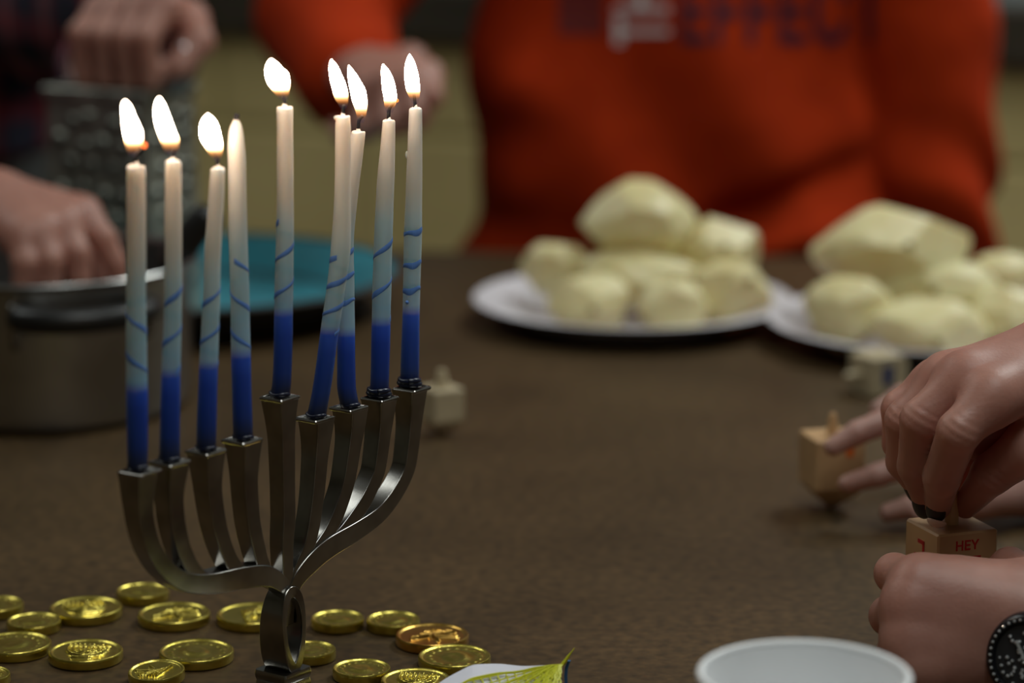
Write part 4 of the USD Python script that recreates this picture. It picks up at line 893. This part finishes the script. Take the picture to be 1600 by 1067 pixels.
def head_of(o, face, parent, hair='hair'):
    """a plain head on a neck; o: the chin-level centre, face: -1 looks to the viewer"""
    o = np.asarray(o, float)
    def sk(p):
        q = p - o; d = cone(q, (0, .012, -.09), (0, .008, .02), .052, .050); d = smin(d, cone(q, (0, -.005, .045), (0, .015, .125), .060, .082), .05)
        d = smin(d, cone(q, (0, -.035, .012), (0, -.02, .03), .030, .040), .03); d = smin(d, cone(q, (0, -.088, .078), (0, -.080, .108), .011, .006), .012)
        for s in (-1, 1):
            d = smin(d, cone(q, (s*.078, .02, .07), (s*.082, .028, .10), .009, .012), .006); d = smax(d, -cone(q, (s*.030, -.094, .106), (s*.030, -.094, .106), .014, .014), .012)
        return d
    obj('head', nets(sk, o + [-.12, -.13, -.13], o + [.12, .13, .24], .006), 'skin', parent, smooth=True)
    def hr(p): q = p - o; return smax(smin(cone(q, (0, .022, .10), (0, .02, .135), .092, .090), cone(q, (0, .06, .02), (0, .05, .10), .055, .07), .04), -(q[:, 1] + .055 + .9*np.maximum(q[:, 2] - .13, -.2)), .02)
    obj('hair', nets(hr, o + [-.13, -.13, -.06], o + [.13, .16, .26], .007), hair, parent, smooth=True)
    for s in (-1, 1):
        e = trimesh.creation.icosphere(2, .0115); obj('eye', xf(e, None, o + [s*.030, -.070, .106]), 'eye_white', parent, smooth=True)
        e = trimesh.creation.icosphere(2, .0055); obj('iris', xf(e, None, o + [s*.030, -.0775, .106]), 'dark_iris', parent, smooth=True)
    e = trimesh.creation.icosphere(2, 1.0); e.apply_scale([.022, .008, .006]); obj('mouth', xf(e, None, o + [0, -.072, .040]), 'lip', parent, smooth=True)
head_of((PX, PY - .01, T + .56), -1, person_o)
def legs_of(cx, cy, parent, mt='denim'):
    def f(p):
        d = None
        for s in (-1, 1):
            e = chain(p, [np.array([cx + s*.085, cy, T - .10]), np.array([cx + s*.095, cy - .01, .42]), np.array([cx + s*.10, cy + .02, .08])], [.092, .066, .052], .02); d = e if d is None else smin(d, e, .03)
        return smin(smax(d, p[:, 2] - (T - .05), .01), cone(p, (cx - .07, cy, T - .15), (cx + .07, cy, T - .15), .088, .088), .03)
    obj('trousers', nets(f, (cx - .24, cy - .15, .02), (cx + .24, cy + .16, T + .10), .012), mt, parent, smooth=True)
    for s in (-1, 1):
        def g_(p): return smax(smin(cone(p, (cx + s*.10, cy + .03, .045), (cx + s*.11, cy - .10, .035), .045, .038), cone(p, (cx + s*.10, cy + .03, .05), (cx + s*.10, cy + .03, .09), .044, .04), .02), .002 - p[:, 2], .006)
        obj('shoe', nets(g_, (cx + s*.10 - .09, cy - .18, -.01), (cx + s*.10 + .1, cy + .11, .16), .009), 'black_plastic', parent, smooth=True)
legs_of(PX, PY, person_o)

# person at the left in the plaid shirt
QX, QY = -.585, 2.60
person_l = thing('person', 'person in a dark plaid shirt at the left edge, gripping the grater handle', 'person', (QX, QY, 0))
hx = gl(( np.array([[0, 0, GH + .036], [-TW*.9, 0, GH + .036], [TW*.9, 0, GH + .036]]), np.zeros((0, 3), int)))[0]
gu = (hx[2] - hx[1]); gu /= np.linalg.norm(gu); gn_ = np.array([gu[1], -gu[0], 0]); hc = hx[0]
def G(a, b, c): return hc + gu*a + gn_*b + np.array([0, 0, c])
fE = []
for q, a_ in enumerate((.046, .027, .008, -.010)):
    fE.append([G(a_, .006, .026 - .002*q), G(a_ - .001, .032, .006), G(a_ - .002, .026, -.026), G(a_ - .002, .004, -.027)])
tE = [G(.040, -.030, .012), G(.062, -.010, .000), G(.058, .012, -.016), G(.042, .026, -.024)]
wE = G(-.018, -.062, .028); eE = G(-.18, -.22, -.02)
sd, lo, hi = hand_sdf(wE, eE, fE, tE, 1.02, wdir=gu, fr=.032, wr=.021)
obj('right_hand', nets(sd, lo, hi, .003), 'skin', person_l, smooth=True)
# the other hand pushes into the pot
fD = [[aty(128, 335, 1.80), aty(160, 372, 1.788), aty(180, 412, 1.786), aty(188, 446, 1.786)],
      [aty(98, 350, 1.782), aty(120, 396, 1.768), aty(124, 436, 1.766), aty(122, 468, 1.768)],
      [aty(64, 362, 1.77), aty(78, 406, 1.756), aty(78, 440, 1.756), aty(74, 468, 1.76)],
      [aty(34, 372, 1.765), aty(40, 410, 1.752), aty(38, 438, 1.752), aty(34, 462, 1.756)]]
tD = [aty(80, 330, 1.835), aty(120, 360, 1.845), aty(150, 400, 1.842), aty(165, 440, 1.835)]
wD = aty(-20, 316, 1.80); eD = aty(-230, 270, 1.90)
sd, lo, hi = hand_sdf(wD, eD, fD, tD, .98, wdir=np.array([-.8, -.3, -.3]), fr=.032)
obj('left_hand', nets(sd, lo, hi, .003), 'skin', person_l, smooth=True)
shE, shD = np.array([QX + .16, QY - .02, T + .42]), np.array([QX - .19, QY, T + .40])
def shirt(p):
    q = (p - np.array([QX, QY, 0]))*np.array([1, 1/YS, 1]); c = lambda x, z: np.array([x, 0, z])
    d = cone(q, c(0, T - .0), c(0, T + .36), .195, .180); d = smin(d, cone(q, c(-.11, T + .42), c(.11, T + .42), .085, .085), .08)*YS; d = smax(d, T + .055 - p[:, 2], .012) + .005*np.sin(p[:, 2]*55 + p[:, 0]*30)
    e1, e2 = wE + (eE - wE)*.30, wD + (eD - wD)*.55
    m1 = e1*.45 + shE*.55 + np.array([-.03, .04, -.14]); m2 = e2*.5 + shD*.5 + np.array([-.06, 0, -.10])
    a = chain(p, [shE, m1, e1], [.074, .060, .047], .02) + .004*np.sin(p[:, 0]*90 + p[:, 1]*50); b = chain(p, [shD, m2, e2], [.074, .058, .045], .02) + .004*np.sin(p[:, 0]*90 + p[:, 1]*50)
    return smin(smin(d, a, .03), b, .03)
obj('plaid_shirt', nets(shirt, (QX - .45, 1.78, T + .02), (QX + .42, QY + .18, T + .56), .0085), 'plaid', person_l, smooth=True)
def waist(p):
    q = (p - np.array([QX, QY, 0]))*np.array([1, 1/YS, 1]); return smax(cone(q, (0, 0, T - .08), (0, 0, T + .07), .17, .182)*YS, np.abs(p[:, 2] - T) - .07, .01)
obj('undershirt', nets(waist, (QX - .25, QY - .17, T - .12), (QX + .25, QY + .17, T + .12), .01), 'grey_cloth', person_l, smooth=True)
head_of((QX, QY - .01, T + .58), -1, person_l); legs_of(QX, QY, person_l, 'black_cloth')
